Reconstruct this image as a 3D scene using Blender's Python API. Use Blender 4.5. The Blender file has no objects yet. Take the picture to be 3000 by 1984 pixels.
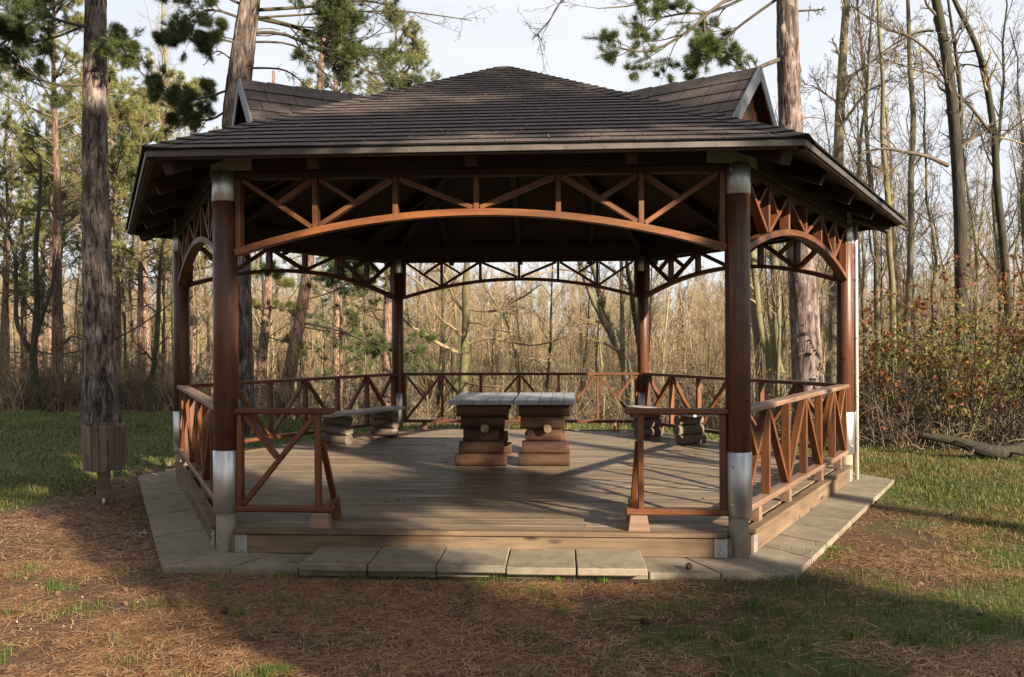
import bpy, math, random
import numpy as np
from mathutils import Matrix, Vector
random.seed(7)
sc = bpy.context.scene
COL = sc.collection

# ------------------------------------------------------------------ camera, sky, sun, exposure
CAM = np.array([0.6434, -10.0051, 1.7444]); YAW, PIT, ROL, FPX = -0.0565, 0.0018, -0.0043, 2380.33
def cam_axes():
    cy, sy = math.cos(YAW), math.sin(YAW); cp, sp = math.cos(PIT), math.sin(PIT); cr, sr = math.cos(ROL), math.sin(ROL)
    f = np.array([sy*cp, cy*cp, sp]); r = np.array([cy, -sy, 0.0]); u = np.cross(r, f)
    return cr*r+sr*u, -sr*r+cr*u, f
AR, AU, AF = cam_axes()
cd = bpy.data.cameras.new('camera'); cam = bpy.data.objects.new('camera', cd); COL.objects.link(cam)
cd.sensor_width = 36; cd.lens = 36*FPX/3000; cd.clip_start = 0.1; cd.clip_end = 2000
M = Matrix.Identity(4)
for i in range(3):
    M[i][0], M[i][1], M[i][2], M[i][3] = AR[i], AU[i], -AF[i], CAM[i]
cam.matrix_world = M; sc.camera = cam

SUN_AZ, SUN_EL = math.radians(43), math.radians(20)      # azimuth from -y towards +x
SDIR = np.array([math.sin(SUN_AZ)*math.cos(SUN_EL), -math.cos(SUN_AZ)*math.cos(SUN_EL), math.sin(SUN_EL)])
W = bpy.data.worlds.new('World'); sc.world = W; W.use_nodes = True
nt = W.node_tree; nt.nodes.clear()
def wn(t, **k):
    n = nt.nodes.new(t)
    for a, b in k.items(): setattr(n, a, b)
    return n
sky = wn('ShaderNodeTexSky', sky_type='NISHITA', sun_disc=False)
sky.sun_elevation = SUN_EL; sky.sun_rotation = math.pi - SUN_AZ
sky.air_density = 1.0; sky.dust_density = 1.2; sky.ozone_density = 1.0
tc = wn('ShaderNodeTexCoord'); sep = wn('ShaderNodeSeparateXYZ'); add = wn('ShaderNodeMath', operation='ADD'); add.inputs[1].default_value = 0.25
dv = wn('ShaderNodeVectorMath', operation='DIVIDE'); cmb = wn('ShaderNodeCombineXYZ')
nz = wn('ShaderNodeTexNoise'); nz.inputs['Scale'].default_value = 2.2; nz.inputs['Detail'].default_value = 8; nz.inputs['Roughness'].default_value = .55; nz.inputs['Distortion'].default_value = .6
rp = wn('ShaderNodeValToRGB'); rp.color_ramp.elements[0].position = .33; rp.color_ramp.elements[0].color = (.80, .80, .80, 1); rp.color_ramp.elements[1].position = .62; rp.color_ramp.elements[1].color = (.93, .93, .93, 1)
mx = wn('ShaderNodeMix', data_type='RGBA'); mx.inputs[7].default_value = (6.5, 6.65, 7.0, 1)
bg = wn('ShaderNodeBackground'); bg.inputs['Strength'].default_value = .05; out = wn('ShaderNodeOutputWorld')
L = nt.links.new
L(tc.outputs['Generated'], sep.inputs[0]); L(sep.outputs['Z'], add.inputs[0])
for i in range(3): L(add.outputs[0], cmb.inputs[i])
L(tc.outputs['Generated'], dv.inputs[0]); L(cmb.outputs[0], dv.inputs[1]); L(dv.outputs[0], nz.inputs['Vector'])
L(nz.outputs['Fac'], rp.inputs[0]); L(rp.outputs[0], mx.inputs[0]); L(sky.outputs[0], mx.inputs[6]); L(mx.outputs[2], bg.inputs[0]); L(bg.outputs[0], out.inputs[0])
sd = bpy.data.lights.new('sun', 'SUN'); sd.energy = 5.0; sd.angle = math.radians(.55); sd.color = (1.0, .86, .66)
sun = bpy.data.objects.new('sun', sd); COL.objects.link(sun); sun.location = tuple(SDIR*40)
sun.rotation_euler = Vector(SDIR).to_track_quat('Z', 'Y').to_euler()
sc.view_settings.view_transform = 'Standard'; sc.view_settings.look = 'None'; sc.view_settings.gamma = 1.0; sc.view_settings.exposure = 1.6
sc.render.engine = 'CYCLES'; sc.cycles.use_denoising = True; sc.cycles.max_bounces = 4; sc.cycles.diffuse_bounces = 3; sc.cycles.glossy_bounces = 2; sc.cycles.transmission_bounces = 2; sc.cycles.caustics_reflective = False; sc.cycles.caustics_refractive = False
sc.cycles.sample_clamp_indirect = 6

def px(u, v, axis, val):
    """the point of the place seen at pixel u,v of the photograph that lies on x, y or z = val"""
    d = AF + AR*(u-1500)/FPX - AU*(v-992)/FPX
    return CAM + d*(val-CAM[axis])/d[axis]

# ------------------------------------------------------------------ object helpers
WM = {}
def reg(o, w): WM[o.name] = w
def attach(o, parent, w):
    o.matrix_basis = w
    if parent is not None:
        o.parent = parent; o.matrix_parent_inverse = WM[parent.name].inverted()
    reg(o, w)
def tag(o, label=None, cat=None, group=None, kind=None):
    if label: o['label'] = label
    if cat: o['category'] = cat
    if group: o['group'] = group
    if kind: o['kind'] = kind
    return o
def empty(name, loc=(0, 0, 0), rz=0.0, scale=1.0, label=None, cat=None, group=None):
    o = bpy.data.objects.new(name, None); COL.objects.link(o); o.empty_display_size = .3
    attach(o, None, Matrix.Translation(Vector(loc)) @ Matrix.Rotation(rz, 4, 'Z') @ Matrix.Scale(scale, 4))
    return tag(o, label, cat, group)
def mesh(name, V, F, mat=None, smooth=False):
    """V (n,3); F: one (m,3) or (m,4) array or a list of such arrays"""
    V = np.asarray(V, np.float32); Fs = F if isinstance(F, list) else [F]
    Fs = [np.asarray(f, np.int32) for f in Fs if len(f)]
    me = bpy.data.meshes.new(name); me.vertices.add(len(V)); me.vertices.foreach_set('co', V.ravel())
    loops = np.concatenate([f.ravel() for f in Fs]); tot = np.concatenate([np.full(len(f), f.shape[1], np.int32) for f in Fs])
    st = np.concatenate([[0], np.cumsum(tot)[:-1]]).astype(np.int32)
    me.loops.add(len(loops)); me.loops.foreach_set('vertex_index', loops)
    me.polygons.add(len(tot)); me.polygons.foreach_set('loop_start', st); me.polygons.foreach_set('loop_total', tot)
    me.polygons.foreach_set('use_smooth', np.full(len(tot), bool(smooth)))
    me.update(calc_edges=True)
    if mat: me.materials.append(mat)
    return me
def obj(name, me, parent=None, w=None):
    o = bpy.data.objects.new(name, me); COL.objects.link(o); attach(o, parent, w if w is not None else Matrix.Identity(4))
    return o
def objl(name, me, parent):
    """child whose mesh is given in the parent's own coordinates"""
    return obj(name, me, parent, WM[parent.name].copy())

BOXC = {}
def box_mesh(lx, ly, lz, mat, bev=.004, taper=1.0):
    key = (round(lx, 3), round(ly, 3), round(lz, 3), mat.name, bev, taper)
    if key in BOXC: return BOXC[key]
    b = min(bev, lx*.3, ly*.3, lz*.3); V = []
    for z, ins in ((-lz/2, b), (-lz/2+b, 0), (lz/2-b, 0), (lz/2, b)):
        k = taper if z > 0 else 1.0
        hx, hy = lx/2*k-ins, ly/2*k-ins; c = b if ins == 0 else b*.4
        V += [(-hx+c, -hy, z), (hx-c, -hy, z), (hx, -hy+c, z), (hx, hy-c, z), (hx-c, hy, z), (-hx+c, hy, z), (-hx, hy-c, z), (-hx, -hy+c, z)]
    Q = [(8*k+i, 8*k+(i+1) % 8, 8*k+8+(i+1) % 8, 8*k+8+i) for k in range(3) for i in range(8)]
    me = bpy.data.meshes.new('bar'); me.from_pydata(V, [], Q+[tuple(range(7, -1, -1)), tuple(range(24, 32))]); me.materials.append(mat)
    BOXC[key] = me
    return me
def frame(p0, p1, up=(0, 0, 1)):
    p0, p1 = Vector(p0), Vector(p1); x = (p1-p0).normalized(); u = Vector(up); y = u.cross(x)
    if y.length < 1e-4: y = Vector((0, 1, 0)).cross(x)
    y.normalize(); z = x.cross(y); c = (p0+p1)/2; m = Matrix.Identity(4)
    for i in range(3): m[i][0], m[i][1], m[i][2], m[i][3] = x[i], y[i], z[i], c[i]
    return m, (p1-p0).length
def bar(name, p0, p1, wy, hz, mat, parent, up=(0, 0, 1), bev=.004):
    """a timber from p0 to p1; wy across, hz along up"""
    m, ln = frame(p0, p1, up)
    return obj(name, box_mesh(ln, wy, hz, mat, bev), parent, m)
def poly_prism(name, top, bot, mat, parent, w=None):
    """closed solid between two rings of points"""
    n = len(top); V = list(map(tuple, bot))+list(map(tuple, top))
    F = [tuple(range(n-1, -1, -1)), tuple(range(n, 2*n))]+[(i, (i+1) % n, n+(i+1) % n, n+i) for i in range(n)]
    me = bpy.data.meshes.new(name); me.from_pydata(V, [], F); me.materials.append(mat)
    return obj(name, me, parent, w)
def cyl_mesh(r, z0, z1, mat, n=28, key=None, rt=None, bev=.004):
    rt = r if rt is None else rt
    R = [(r-bev, z0), (r, z0+bev), (rt, z1-bev), (rt-bev, z1)]; a = np.linspace(0, 2*math.pi, n, endpoint=False)
    V = [(q*math.cos(t), q*math.sin(t), z) for q, z in R for t in a]
    F = [(k*n+i, k*n+(i+1) % n, (k+1)*n+(i+1) % n, (k+1)*n+i) for k in range(3) for i in range(n)]
    me = bpy.data.meshes.new('cyl'); me.from_pydata(V, [], F+[tuple(range(n-1, -1, -1)), tuple(range(3*n, 4*n))]); me.materials.append(mat)
    for p in me.polygons: p.use_smooth = len(p.vertices) == 4
    return me

# ------------------------------------------------------------------ materials
class NT:
    def __init__(s, name):
        s.m = bpy.data.materials.new(name); s.m.use_nodes = True; s.t = s.m.node_tree; s.t.nodes.clear()
        s.o = s.n('ShaderNodeOutputMaterial'); s.p = s.n('ShaderNodeBsdfPrincipled'); s.l(s.p.outputs[0], s.o.inputs[0])
    def n(s, t, **k):
        q = s.t.nodes.new(t)
        for a, b in k.items(): setattr(q, a, b)
        return q
    def l(s, a, b): s.t.links.new(a, b)
    def coord(s, scale=(1, 1, 1), kind='Object', rnd=True):
        c = s.n('ShaderNodeTexCoord'); mp = s.n('ShaderNodeMapping'); mp.inputs['Scale'].default_value = scale
        s.l(c.outputs[kind], mp.inputs['Vector'])
        if rnd:
            oi = s.n('ShaderNodeObjectInfo'); mu = s.n('ShaderNodeMath', operation='MULTIPLY'); mu.inputs[1].default_value = 37.0
            s.l(oi.outputs['Random'], mu.inputs[0]); s.l(mu.outputs[0], mp.inputs['Location'])
        return mp.outputs[0]
    def noise(s, vec, scale=1.0, detail=5, rough=.55, dist=0.0):
        q = s.n('ShaderNodeTexNoise'); q.inputs['Scale'].default_value = scale; q.inputs['Detail'].default_value = detail
        q.inputs['Roughness'].default_value = rough; q.inputs['Distortion'].default_value = dist; s.l(vec, q.inputs['Vector'])
        return q.outputs['Fac']
    def ramp(s, fac, stops):
        q = s.n('ShaderNodeValToRGB'); e = q.color_ramp.elements
        while len(e) < len(stops): e.new(.5)
        for x, (p, c) in zip(e, stops): x.position = p; x.color = (*c, 1) if len(c) == 3 else c
        s.l(fac, q.inputs[0]); return q.outputs[0]
    def mix(s, a, b, fac, mode='MIX'):
        q = s.n('ShaderNodeMix', data_type='RGBA', blend_type=mode)
        for sock, v in ((q.inputs[0], fac), (q.inputs[6], a), (q.inputs[7], b)):
            if hasattr(v, 'is_output'): s.l(v, sock)
            else: sock.default_value = v if not isinstance(v, tuple) else ((*v, 1) if len(v) == 3 else v)
        return q.outputs[2]
    def bump(s, h, strength=.3, dist=.01):
        q = s.n('ShaderNodeBump'); q.inputs['Strength'].default_value = strength; q.inputs['Distance'].default_value = dist
        s.l(h, q.inputs['Height']); s.l(q.outputs[0], s.p.inputs['Normal'])
    def vary(s, col, amt):
        oi = s.n('ShaderNodeObjectInfo'); mr = s.n('ShaderNodeMapRange'); mr.inputs[3].default_value = 1-amt; mr.inputs[4].default_value = 1+amt
        s.l(oi.outputs['Random'], mr.inputs[0])
        return s.mix(col, s.to_col(mr.outputs[0]), 1.0, 'MULTIPLY')
    def to_col(s, v):
        c = s.n('ShaderNodeCombineColor')
        for i in range(3): s.l(v, c.inputs[i])
        return c.outputs[0]
    def fin(s, col, rough=.7, metal=0.0, spec=.4):
        if isinstance(col, tuple): s.p.inputs['Base Color'].default_value = (*col, 1)
        else: s.l(col, s.p.inputs['Base Color'])
        if hasattr(rough, 'is_output'): s.l(rough, s.p.inputs['Roughness'])
        else: s.p.inputs['Roughness'].default_value = rough
        s.p.inputs['Metallic'].default_value = metal; s.p.inputs['Specular IOR Level'].default_value = spec
        return s.m
def wood(name, c0, c1, c2, rough=.5, grain=(1.2, 22, 22), vary=.18, spec=.4, knots=False, bump=.25, stain=None):
    t = NT(name); v = t.coord(grain); f = t.noise(v, 1.0, 6, .6, .8); col = t.ramp(f, [(.28, c0), (.5, c1), (.74, c2)])
    v2 = t.coord((1.6, 3, 3)); f2 = t.noise(v2, 1.0, 3); col = t.mix(col, t.ramp(f2, [(.3, (.62, .6, .58)), (.65, (1.1, 1.08, 1.05))]), .8, 'MULTIPLY')
    if knots:
        vo = t.n('ShaderNodeTexVoronoi'); t.l(t.coord((1.8, 6, 6)), vo.inputs['Vector']); vo.inputs['Scale'].default_value = 1.1
        col = t.mix(tuple(x*.3 for x in c0), col, t.ramp(vo.outputs['Distance'], [(.05, (0, 0, 0)), (.17, (1, 1, 1))]))
    if stain:
        f3 = t.noise(t.coord((2.4, 5, 5)), 1.0, 6, .65); col = t.mix(col, stain, t.ramp(f3, [(.55, (0, 0, 0)), (.75, (.75, .75, .75))]))
    col = t.vary(col, vary); t.bump(f, bump, .004)
    return t.fin(col, t.ramp(f2, [(.3, (rough+.14,)*3), (.7, (rough-.08,)*3)]), 0, spec)
def island(name, stops, rough=.7, trans=.3, noise_amt=0.0, spec=.25):
    """leaf-like stuff: each loose piece takes its own colour; some light passes through"""
    t = NT(name); g = t.n('ShaderNodeNewGeometry'); col = t.ramp(g.outputs['Random Per Island'], stops)
    if noise_amt:
        f = t.noise(t.coord((.45, .45, .45), rnd=False), 1.0, 3); col = t.mix(col, t.ramp(f, [(.3, (1-noise_amt,)*3), (.7, (1+noise_amt,)*3)]), 1.0, 'MULTIPLY')
    t.fin(col, rough, 0, spec)
    if trans:
        tr = t.n('ShaderNodeBsdfTranslucent'); ms = t.n('ShaderNodeMixShader'); ms.inputs[0].default_value = trans
        t.l(col, tr.inputs[0]); t.l(t.p.outputs[0], ms.inputs[1]); t.l(tr.outputs[0], ms.inputs[2]); t.l(ms.outputs[0], t.o.inputs[0])
    return t.m
def bark(name, c0, c1, c2, scale=(9, 9, 1.6), moss=None, bump=.6, cracks=True):
    t = NT(name); v = t.coord(scale); f = t.noise(v, 1.0, 8, .62, .5); col = t.ramp(f, [(.3, c0), (.5, c1), (.72, c2)]); h = f
    if cracks:
        # furrows between the bark plates: long ragged dark lines, and finer flakes on the plates
        fu = t.noise(t.coord(tuple(q*1.35 for q in scale[:2])+(scale[2]*.85,)), 1.0, 4, .6, 1.6); fl = t.noise(t.coord(tuple(q*3.2 for q in scale[:2])+(scale[2]*4.0,)), 1.0, 5, .65, .8)
        cr = t.ramp(fu, [(.40, (.22, .19, .18)), (.47, (.8, .78, .77)), (.60, (1.1, 1.08, 1.07))]); col = t.mix(col, cr, .9, 'MULTIPLY'); col = t.mix(col, t.ramp(fl, [(.36, (.5, .48, .47)), (.52, (1.08, 1.06, 1.05))]), .75, 'MULTIPLY'); h = t.mix(cr, t.to_col(fl), .3)
    if moss:
        f2 = t.noise(t.coord((1.1, 1.1, .5)), 1.0, 4); col = t.mix(col, moss, t.ramp(f2, [(.42, (0, 0, 0)), (.66, (.8, .8, .8))]))
    col = t.vary(col, .2); t.bump(h, bump, .03)
    return t.fin(col, .9, 0, .2)

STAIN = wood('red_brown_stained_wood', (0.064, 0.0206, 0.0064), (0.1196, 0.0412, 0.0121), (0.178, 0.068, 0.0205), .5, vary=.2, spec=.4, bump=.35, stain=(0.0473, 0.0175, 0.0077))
POSTW = wood('dark_stained_round_timber', (0.0413, 0.0151, 0.0083), (0.0812, 0.0296, 0.0144), (0.1376, 0.0523, 0.0248), .4, (14, 14, 1.1), .08, .45, knots=True, bump=.3, stain=(0.0413, 0.0179, 0.0117))
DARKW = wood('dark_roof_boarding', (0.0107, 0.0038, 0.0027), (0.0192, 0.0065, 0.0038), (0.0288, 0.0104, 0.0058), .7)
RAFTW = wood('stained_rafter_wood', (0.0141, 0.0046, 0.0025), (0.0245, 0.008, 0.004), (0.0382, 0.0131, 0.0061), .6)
DECKW = wood('weathered_deck_boards', (0.117, 0.0873, 0.062), (0.1902, 0.144, 0.1022), (0.2731, 0.2094, 0.1477), .5, (1.0, 26, 26), .22, .4, bump=.5, stain=(0.1365, 0.1048, 0.0833))
EDGEW = wood('weathered_edge_timber', (0.0842, 0.0551, 0.0337), (0.1393, 0.094, 0.0583), (0.1944, 0.1393, 0.0907), .7, (1.0, 16, 16), .12, .3, knots=True, stain=(0.0778, 0.0518, 0.0389))
LOGW = wood('brown_stained_log', (0.044, 0.0224, 0.0144), (0.084, 0.04, 0.0232), (0.132, 0.0672, 0.0384), .68, (2.5, 16, 16), .38, .3, stain=(0.208, 0.12, 0.06), bump=.5)
LOGE = wood('cut_log_end', (.22, .15, .09), (.36, .26, .16), (.5, .38, .24), .8, (12, 12, 12), .1)
BENCHL = wood('grey_brown_log', (0.085, 0.0638, 0.051), (0.1445, 0.1105, 0.085), (0.2125, 0.17, 0.1318), .75, (2.5, 14, 14), .15, .3)
TOPW = wood('grey_weathered_table_top', (.18, .19, .215), (.27, .285, .32), (.37, .385, .43), .36, (1.4, 20, 20), .1, .5, stain=(.11, .105, .11))
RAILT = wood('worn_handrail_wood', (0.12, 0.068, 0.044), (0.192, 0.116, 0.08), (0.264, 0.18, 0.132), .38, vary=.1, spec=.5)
SEATW = wood('pale_weathered_seat_plank', (.28, .26, .24), (.40, .375, .35), (.5, .475, .45), .38, (1.4, 20, 20), .1, .5)
BINW = wood('grey_brown_bin_slat', (0.108, 0.081, 0.0612), (0.171, 0.1305, 0.099), (0.234, 0.1845, 0.1395), .8, vary=.2)
def mk_steel():
    t = NT('galvanised_steel'); f = t.noise(t.coord((9, 9, 3)), 1.0, 5); f2 = t.noise(t.coord((40, 40, 4)), 1.0, 3)
    col = t.ramp(f, [(.3, (.36, .37, .38)), (.7, (.56, .57, .58))]); t.bump(f2, .08, .003)
    return t.fin(col, t.ramp(f, [(.3, (.50,)*3), (.7, (.33,)*3)]), .95, .5)
STEEL = mk_steel()
def mk_plain(name, c0, c1, sc_=(6, 6, 6), rough=.85, metal=0, spec=.3, bump=.3, specks=None, vary=.1, dist=.004, big=(.7, 1.08)):
    t = NT(name); f = t.noise(t.coord(sc_), 1.0, 7, .65); col = t.ramp(f, [(.3, c0), (.7, c1)])
    if specks:
        f2 = t.noise(t.coord(tuple(x*9 for x in sc_)), 1.0, 3, .5); col = t.mix(col, specks, t.ramp(f2, [(.66, (0, 0, 0)), (.70, (1, 1, 1))]))
    f4 = t.noise(t.coord(tuple(x*.22 for x in sc_)), 1.0, 4); col = t.mix(col, t.ramp(f4, [(.3, (big[0], big[0]*.99, big[0]*.96)), (.65, (big[1], big[1]*.99, big[1]*.97))]), .8, 'MULTIPLY')
    t.bump(f, bump, dist); return t.fin(t.vary(col, vary), rough, metal, spec)
DULLST = mk_plain('dull_grey_steel', (.20, .20, .20), (.33, .33, .33), (8, 8, 8), .6, .3, .4, .1)
CONC = mk_plain('concrete', (0.1806, 0.1566, 0.1247), (0.2791, 0.2466, 0.198), (14, 14, 14), .9, specks=(0.1314, 0.1175, 0.0953), vary=.07)
SLABM = mk_plain('paving_concrete', (0.1586, 0.1335, 0.1007), (0.2497, 0.2137, 0.1631), (9, 9, 9), .9, specks=(0.0793, 0.0638, 0.0486), vary=.10)
SHING = mk_plain('brown_shingle', (.042, .029, .027), (.078, .056, .052), (16, 16, 16), .85, specks=(.36, .34, .32), vary=.035, bump=.5, dist=.003, big=(.985, 1.01))
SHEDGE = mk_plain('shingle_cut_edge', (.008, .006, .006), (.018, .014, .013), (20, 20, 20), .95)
FASC = mk_plain('stained_metal_eave_strip', (0.054, 0.0432, 0.0396), (0.114, 0.096, 0.087), (7, 5, 5), .5, .3, .5, .1, specks=(0.204, 0.12, 0.06))
VERGE = mk_plain('grey_metal_verge', (0.105, 0.1087, 0.1275), (0.18, 0.1837, 0.2025), (6, 6, 6), .45, .4)
PIPE = mk_plain('pale_pipe', (.62, .62, .62), (.72, .72, .72), (6, 6, 6), .3, .5)
PBARK = bark('pine_bark', (.045, .034, .030), (.145, .114, .102), (.33, .28, .26), (8, 8, 2.3))
PBARK2 = bark('orange_pine_bark', (.10, .062, .045), (.20, .135, .10), (.31, .22, .17), (10, 10, 3))
DBARK = bark('grey_tree_bark', (.055, .045, .033), (.125, .105, .078), (.21, .18, .135), (12, 12, 2.0), moss=(.15, .15, .045), bump=.4, cracks=False)
DBARKD = bark('dark_tree_bark', (.02, .016, .014), (.045, .037, .03), (.085, .07, .055), (12, 12, 2.0), moss=(.045, .048, .022), bump=.4, cracks=False)
TWIG = bark('winter_twigs', (0.124, 0.0917, 0.0531), (0.2223, 0.1704, 0.1018), (0.3249, 0.2555, 0.1587), (3, 3, 3), bump=.1, cracks=False)
TWIGD = bark('dark_twigs', (.045, .036, .028), (.085, .068, .05), (.13, .105, .08), (3, 3, 3), bump=.1, cracks=False)
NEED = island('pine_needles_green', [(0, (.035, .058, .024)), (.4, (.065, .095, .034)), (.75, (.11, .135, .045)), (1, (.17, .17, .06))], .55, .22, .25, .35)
NEEDY = island('sunlit_tint_pine_needles', [(0, (.09, .105, .036)), (.4, (.18, .19, .062)), (.75, (.29, .275, .10)), (1, (.38, .34, .15))], .55, .4, .25, .35)  # paler, yellower copy of the needle greens; sunlight is put into the colour
GRASS = island('grass_blades', [(0, (0.0392, 0.0615, 0.0129)), (.4, (0.0742, 0.0982, 0.021)), (.72, (0.1308, 0.1352, 0.0363)), (1, (0.2965, 0.2211, 0.105))], .6, .3, .3)
GRASST = island('fresh_grass', [(0, (.035, .085, .012)), (.5, (.07, .14, .022)), (1, (.15, .20, .045))], .6, .3)
LITTER = island('fallen_pine_needles', [(0, (0.086, 0.0378, 0.0198)), (.4, (0.2236, 0.1032, 0.0482)), (.75, (0.3956, 0.215, 0.1032)), (1, (0.5676, 0.387, 0.215))], .65, .08, .2, .35)
LEAFB = island('dry_leaves', [(0, (0.0496, 0.0273, 0.0174)), (.5, (0.1091, 0.062, 0.0372)), (.85, (0.1488, 0.0893, 0.0521)), (1, (0.1885, 0.1339, 0.0843))], .7, .2)
LEAFR = island('russet_leaves', [(0, (0.077, 0.0245, 0.0126)), (.45, (0.168, 0.0595, 0.0224)), (.8, (0.231, 0.105, 0.035)), (1, (0.21, 0.175, 0.042))], .6, .35)
LEAFG = island('yellow_green_leaves', [(0, (0.06, 0.075, 0.0165)), (.4, (0.1275, 0.135, 0.0263)), (.75, (0.225, 0.195, 0.045)), (1, (0.18, 0.0975, 0.0375))], .6, .35)
IVYM = island('ivy_leaves', [(0, (.02, .06, .015)), (1, (.06, .13, .03))], .4, .2)
BRAM = island('bramble_stems', [(0, (0.0748, 0.051, 0.034)), (.5, (0.1632, 0.1224, 0.0816)), (1, (0.2856, 0.2244, 0.1564))], .8, 0)

# ------------------------------------------------------------------ terrain
def sstep(a, b, x): t = np.clip((x-a)/(b-a), 0, 1); return t*t*(3-2*t)
def tz(x, y):
    x = np.asarray(x, float); y = np.asarray(y, float)
    y0 = 6.2+2.8*sstep(-3, -9, x)-2.4*sstep(3, 6.5, x)
    d = np.maximum(0, y-y0); side_ = .72*sstep(-3.5, -11, x)+.55*sstep(4, 11, x); amt = 1.0-side_*(1-sstep(25, 60, y))
    z = -9.5*amt*(1-np.exp(-(d/17.0)**1.5))+12.0*sstep(45, 170, y)+2.5*sstep(60, 220, np.abs(x))
    near = np.clip((np.maximum(np.abs(x), np.abs(y))-4.6)/2, 0, 1)
    return z+near*.035*(np.sin(x*.9+1.3)*np.cos(y*.75)+.6*np.sin(x*2.1+y*1.7))
def hexr(x, y):
    x = np.asarray(x, float); y = np.asarray(y, float)
    return np.maximum(np.maximum(np.abs(y), np.abs(.8660254*x+.5*y)), np.abs(.8660254*x-.5*y))/.8660254
n1, n2 = 160, 180
gx = np.sinh(np.linspace(-1, 1, n1)*4.6)/np.sinh(4.6)*330; gy = np.sinh(np.linspace(-1, 1, n2)*4.4)/np.sinh(4.4)*350+2
GX, GY = np.meshgrid(gx, gy); V = np.stack([GX.ravel(), GY.ravel(), (tz(GX, GY)-.004).ravel()], 1)
ii = np.arange(n1*(n2-1)).reshape(n2-1, n1)[:, :-1].ravel(); F = np.stack([ii, ii+1, ii+1+n1, ii+n1], 1)
def mk_ground():
    t = NT('needle_strewn_soil_and_lawn'); at_ = t.n('ShaderNodeAttribute', attribute_name='lawn')
    f = t.noise(t.coord((.8, .8, .8), rnd=False), 1.0, 6, .6); f2 = t.noise(t.coord((16, 16, 16), rnd=False), 1.0, 8, .7); f3 = t.noise(t.coord((90, 90, 90), rnd=False), 1.0, 4, .6)
    soil = t.ramp(f2, [(.3, (.05, .030, .02)), (.55, (.095, .055, .036)), (.8, (.17, .105, .066))])
    green = t.ramp(f2, [(.3, (.035, .055, .016)), (.55, (.070, .095, .026)), (.8, (.13, .125, .045))])
    leaf = t.ramp(f2, [(.3, (.075, .05, .033)), (.6, (.15, .105, .068)), (.8, (.24, .175, .11))])
    mk = t.n('ShaderNodeMath', operation='MULTIPLY_ADD'); t.l(f, mk.inputs[0]); mk.inputs[1].default_value = 1.6; 
    sp = t.n('ShaderNodeSeparateColor'); t.l(at_.outputs['Color'], sp.inputs[0])
    ad = t.n('ShaderNodeMath', operation='SUBTRACT'); t.l(sp.outputs[0], ad.inputs[0]); ad.inputs[1].default_value = 1.25; t.l(ad.outputs[0], mk.inputs[2])
    c = t.mix(soil, green, t.ramp(mk.outputs[0], [(.0, (0, 0, 0)), (.35, (1, 1, 1))])); c = t.mix(c, leaf, sp.outputs[1])
    t.bump(f3, .5, .02); return t.fin(c, .95, 0, .15)
def lawn_w(x, y):
    l_ = sstep(-4.4, -6.0, x)*sstep(-4, -.5, y)+sstep(3.2, 5.2, x)*sstep(-6, -3.5, y)*.85+sstep(2.5, 4, y)*.9+.42*sstep(.3, 2.2, x)*sstep(-3, -5, y)+.34
    return np.clip(l_, 0, 1)
def forest_w(x, y):
    y0 = 7.0+2.6*sstep(-3, -9, x)-4.6*sstep(4.2, 6.6, x)
    return sstep(y0-.3, y0+1.2, y)
me = mesh('ground', V, F, mk_ground(), True)
ca = me.color_attributes.new('lawn', 'FLOAT_COLOR', 'POINT'); cc = np.zeros((len(V), 4), np.float32)
cc[:, 0] = lawn_w(V[:, 0], V[:, 1]); cc[:, 1] = forest_w(V[:, 0], V[:, 1]); cc[:, 3] = 1; ca.data.foreach_set('color', cc.ravel())
tag(obj('ground', me), 'brown needle-strewn earth and patchy lawn round the pavilion', kind='structure')

# ------------------------------------------------------------------ paved apron
S = 4.1; H = S*math.sqrt(3)/2
def hexpt(R, k, z=0.0):      # k = 0: right corner, then anticlockwise seen from above
    a = math.radians(60*k); return np.array([R*math.cos(a), R*math.sin(a), z])
apron = obj('pavement', mesh('pavement', *[x for x in (
    np.array([hexpt(4.64, k, z) for z in (-.06, .018) for k in range(6)]), [np.array([[i, (i+1) % 6, 6+(i+1) % 6, 6+i] for i in range(6)]), np.array([[6, 7, 8, 9], [6, 9, 10, 11]])])], CONC))
tag(apron, kind='structure')
rg = random.Random(3)
for k in range(6):
    A, B = hexpt(4.67, k), hexpt(4.67, k+1); a, b = hexpt(3.96, k), hexpt(3.96, k+1); n = 9
    for j in range(n):
        t0, t1 = j/n+.0016, (j+1)/n-.0016; t0 = 0.0016 if j == 0 else t0
        dz = rg.uniform(-.004, .004)+.048; q = [A+(B-A)*t0, A+(B-A)*t1, b*t1+a*(1-t1), b*t0+a*(1-t0)]
        c = sum(q)/4; q = [p+np.array([0, 0, dz]) for p in q]; lo = [p-np.array([0, 0, .05]) for p in q]
        up = [c+np.array([0, 0, dz])+(p-c-np.array([0, 0, dz]))*.992 for p in q]; mid = [p-np.array([0, 0, .006]) for p in q]
        V = np.array(lo+mid+up); Q = np.array([[4*r+i, 4*r+(i+1) % 4, 4*r+4+(i+1) % 4, 4*r+4+i] for r in range(2) for i in range(4)]+[[8, 9, 10, 11]])
        obj('paving_slab', mesh('paving_slab', V, Q, SLABM), apron)
step = empty('concrete_step', (0, -3.85, .04), label='low step of five concrete slabs in front of the deck', cat='step')
for j in range(5):
    x0 = -1.26+j*.508; ya, yb = -4.115-.012*j, -3.56
    o = obj('step_slab', box_mesh(.501, yb-ya, .055, SLABM, .008), step, Matrix.Translation((x0+.25, (ya+yb)/2, .079+.003*((j*7) % 3-1))) @ Matrix.Rotation(.006*((j*5) % 3-1), 4, 'Z'))

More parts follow.
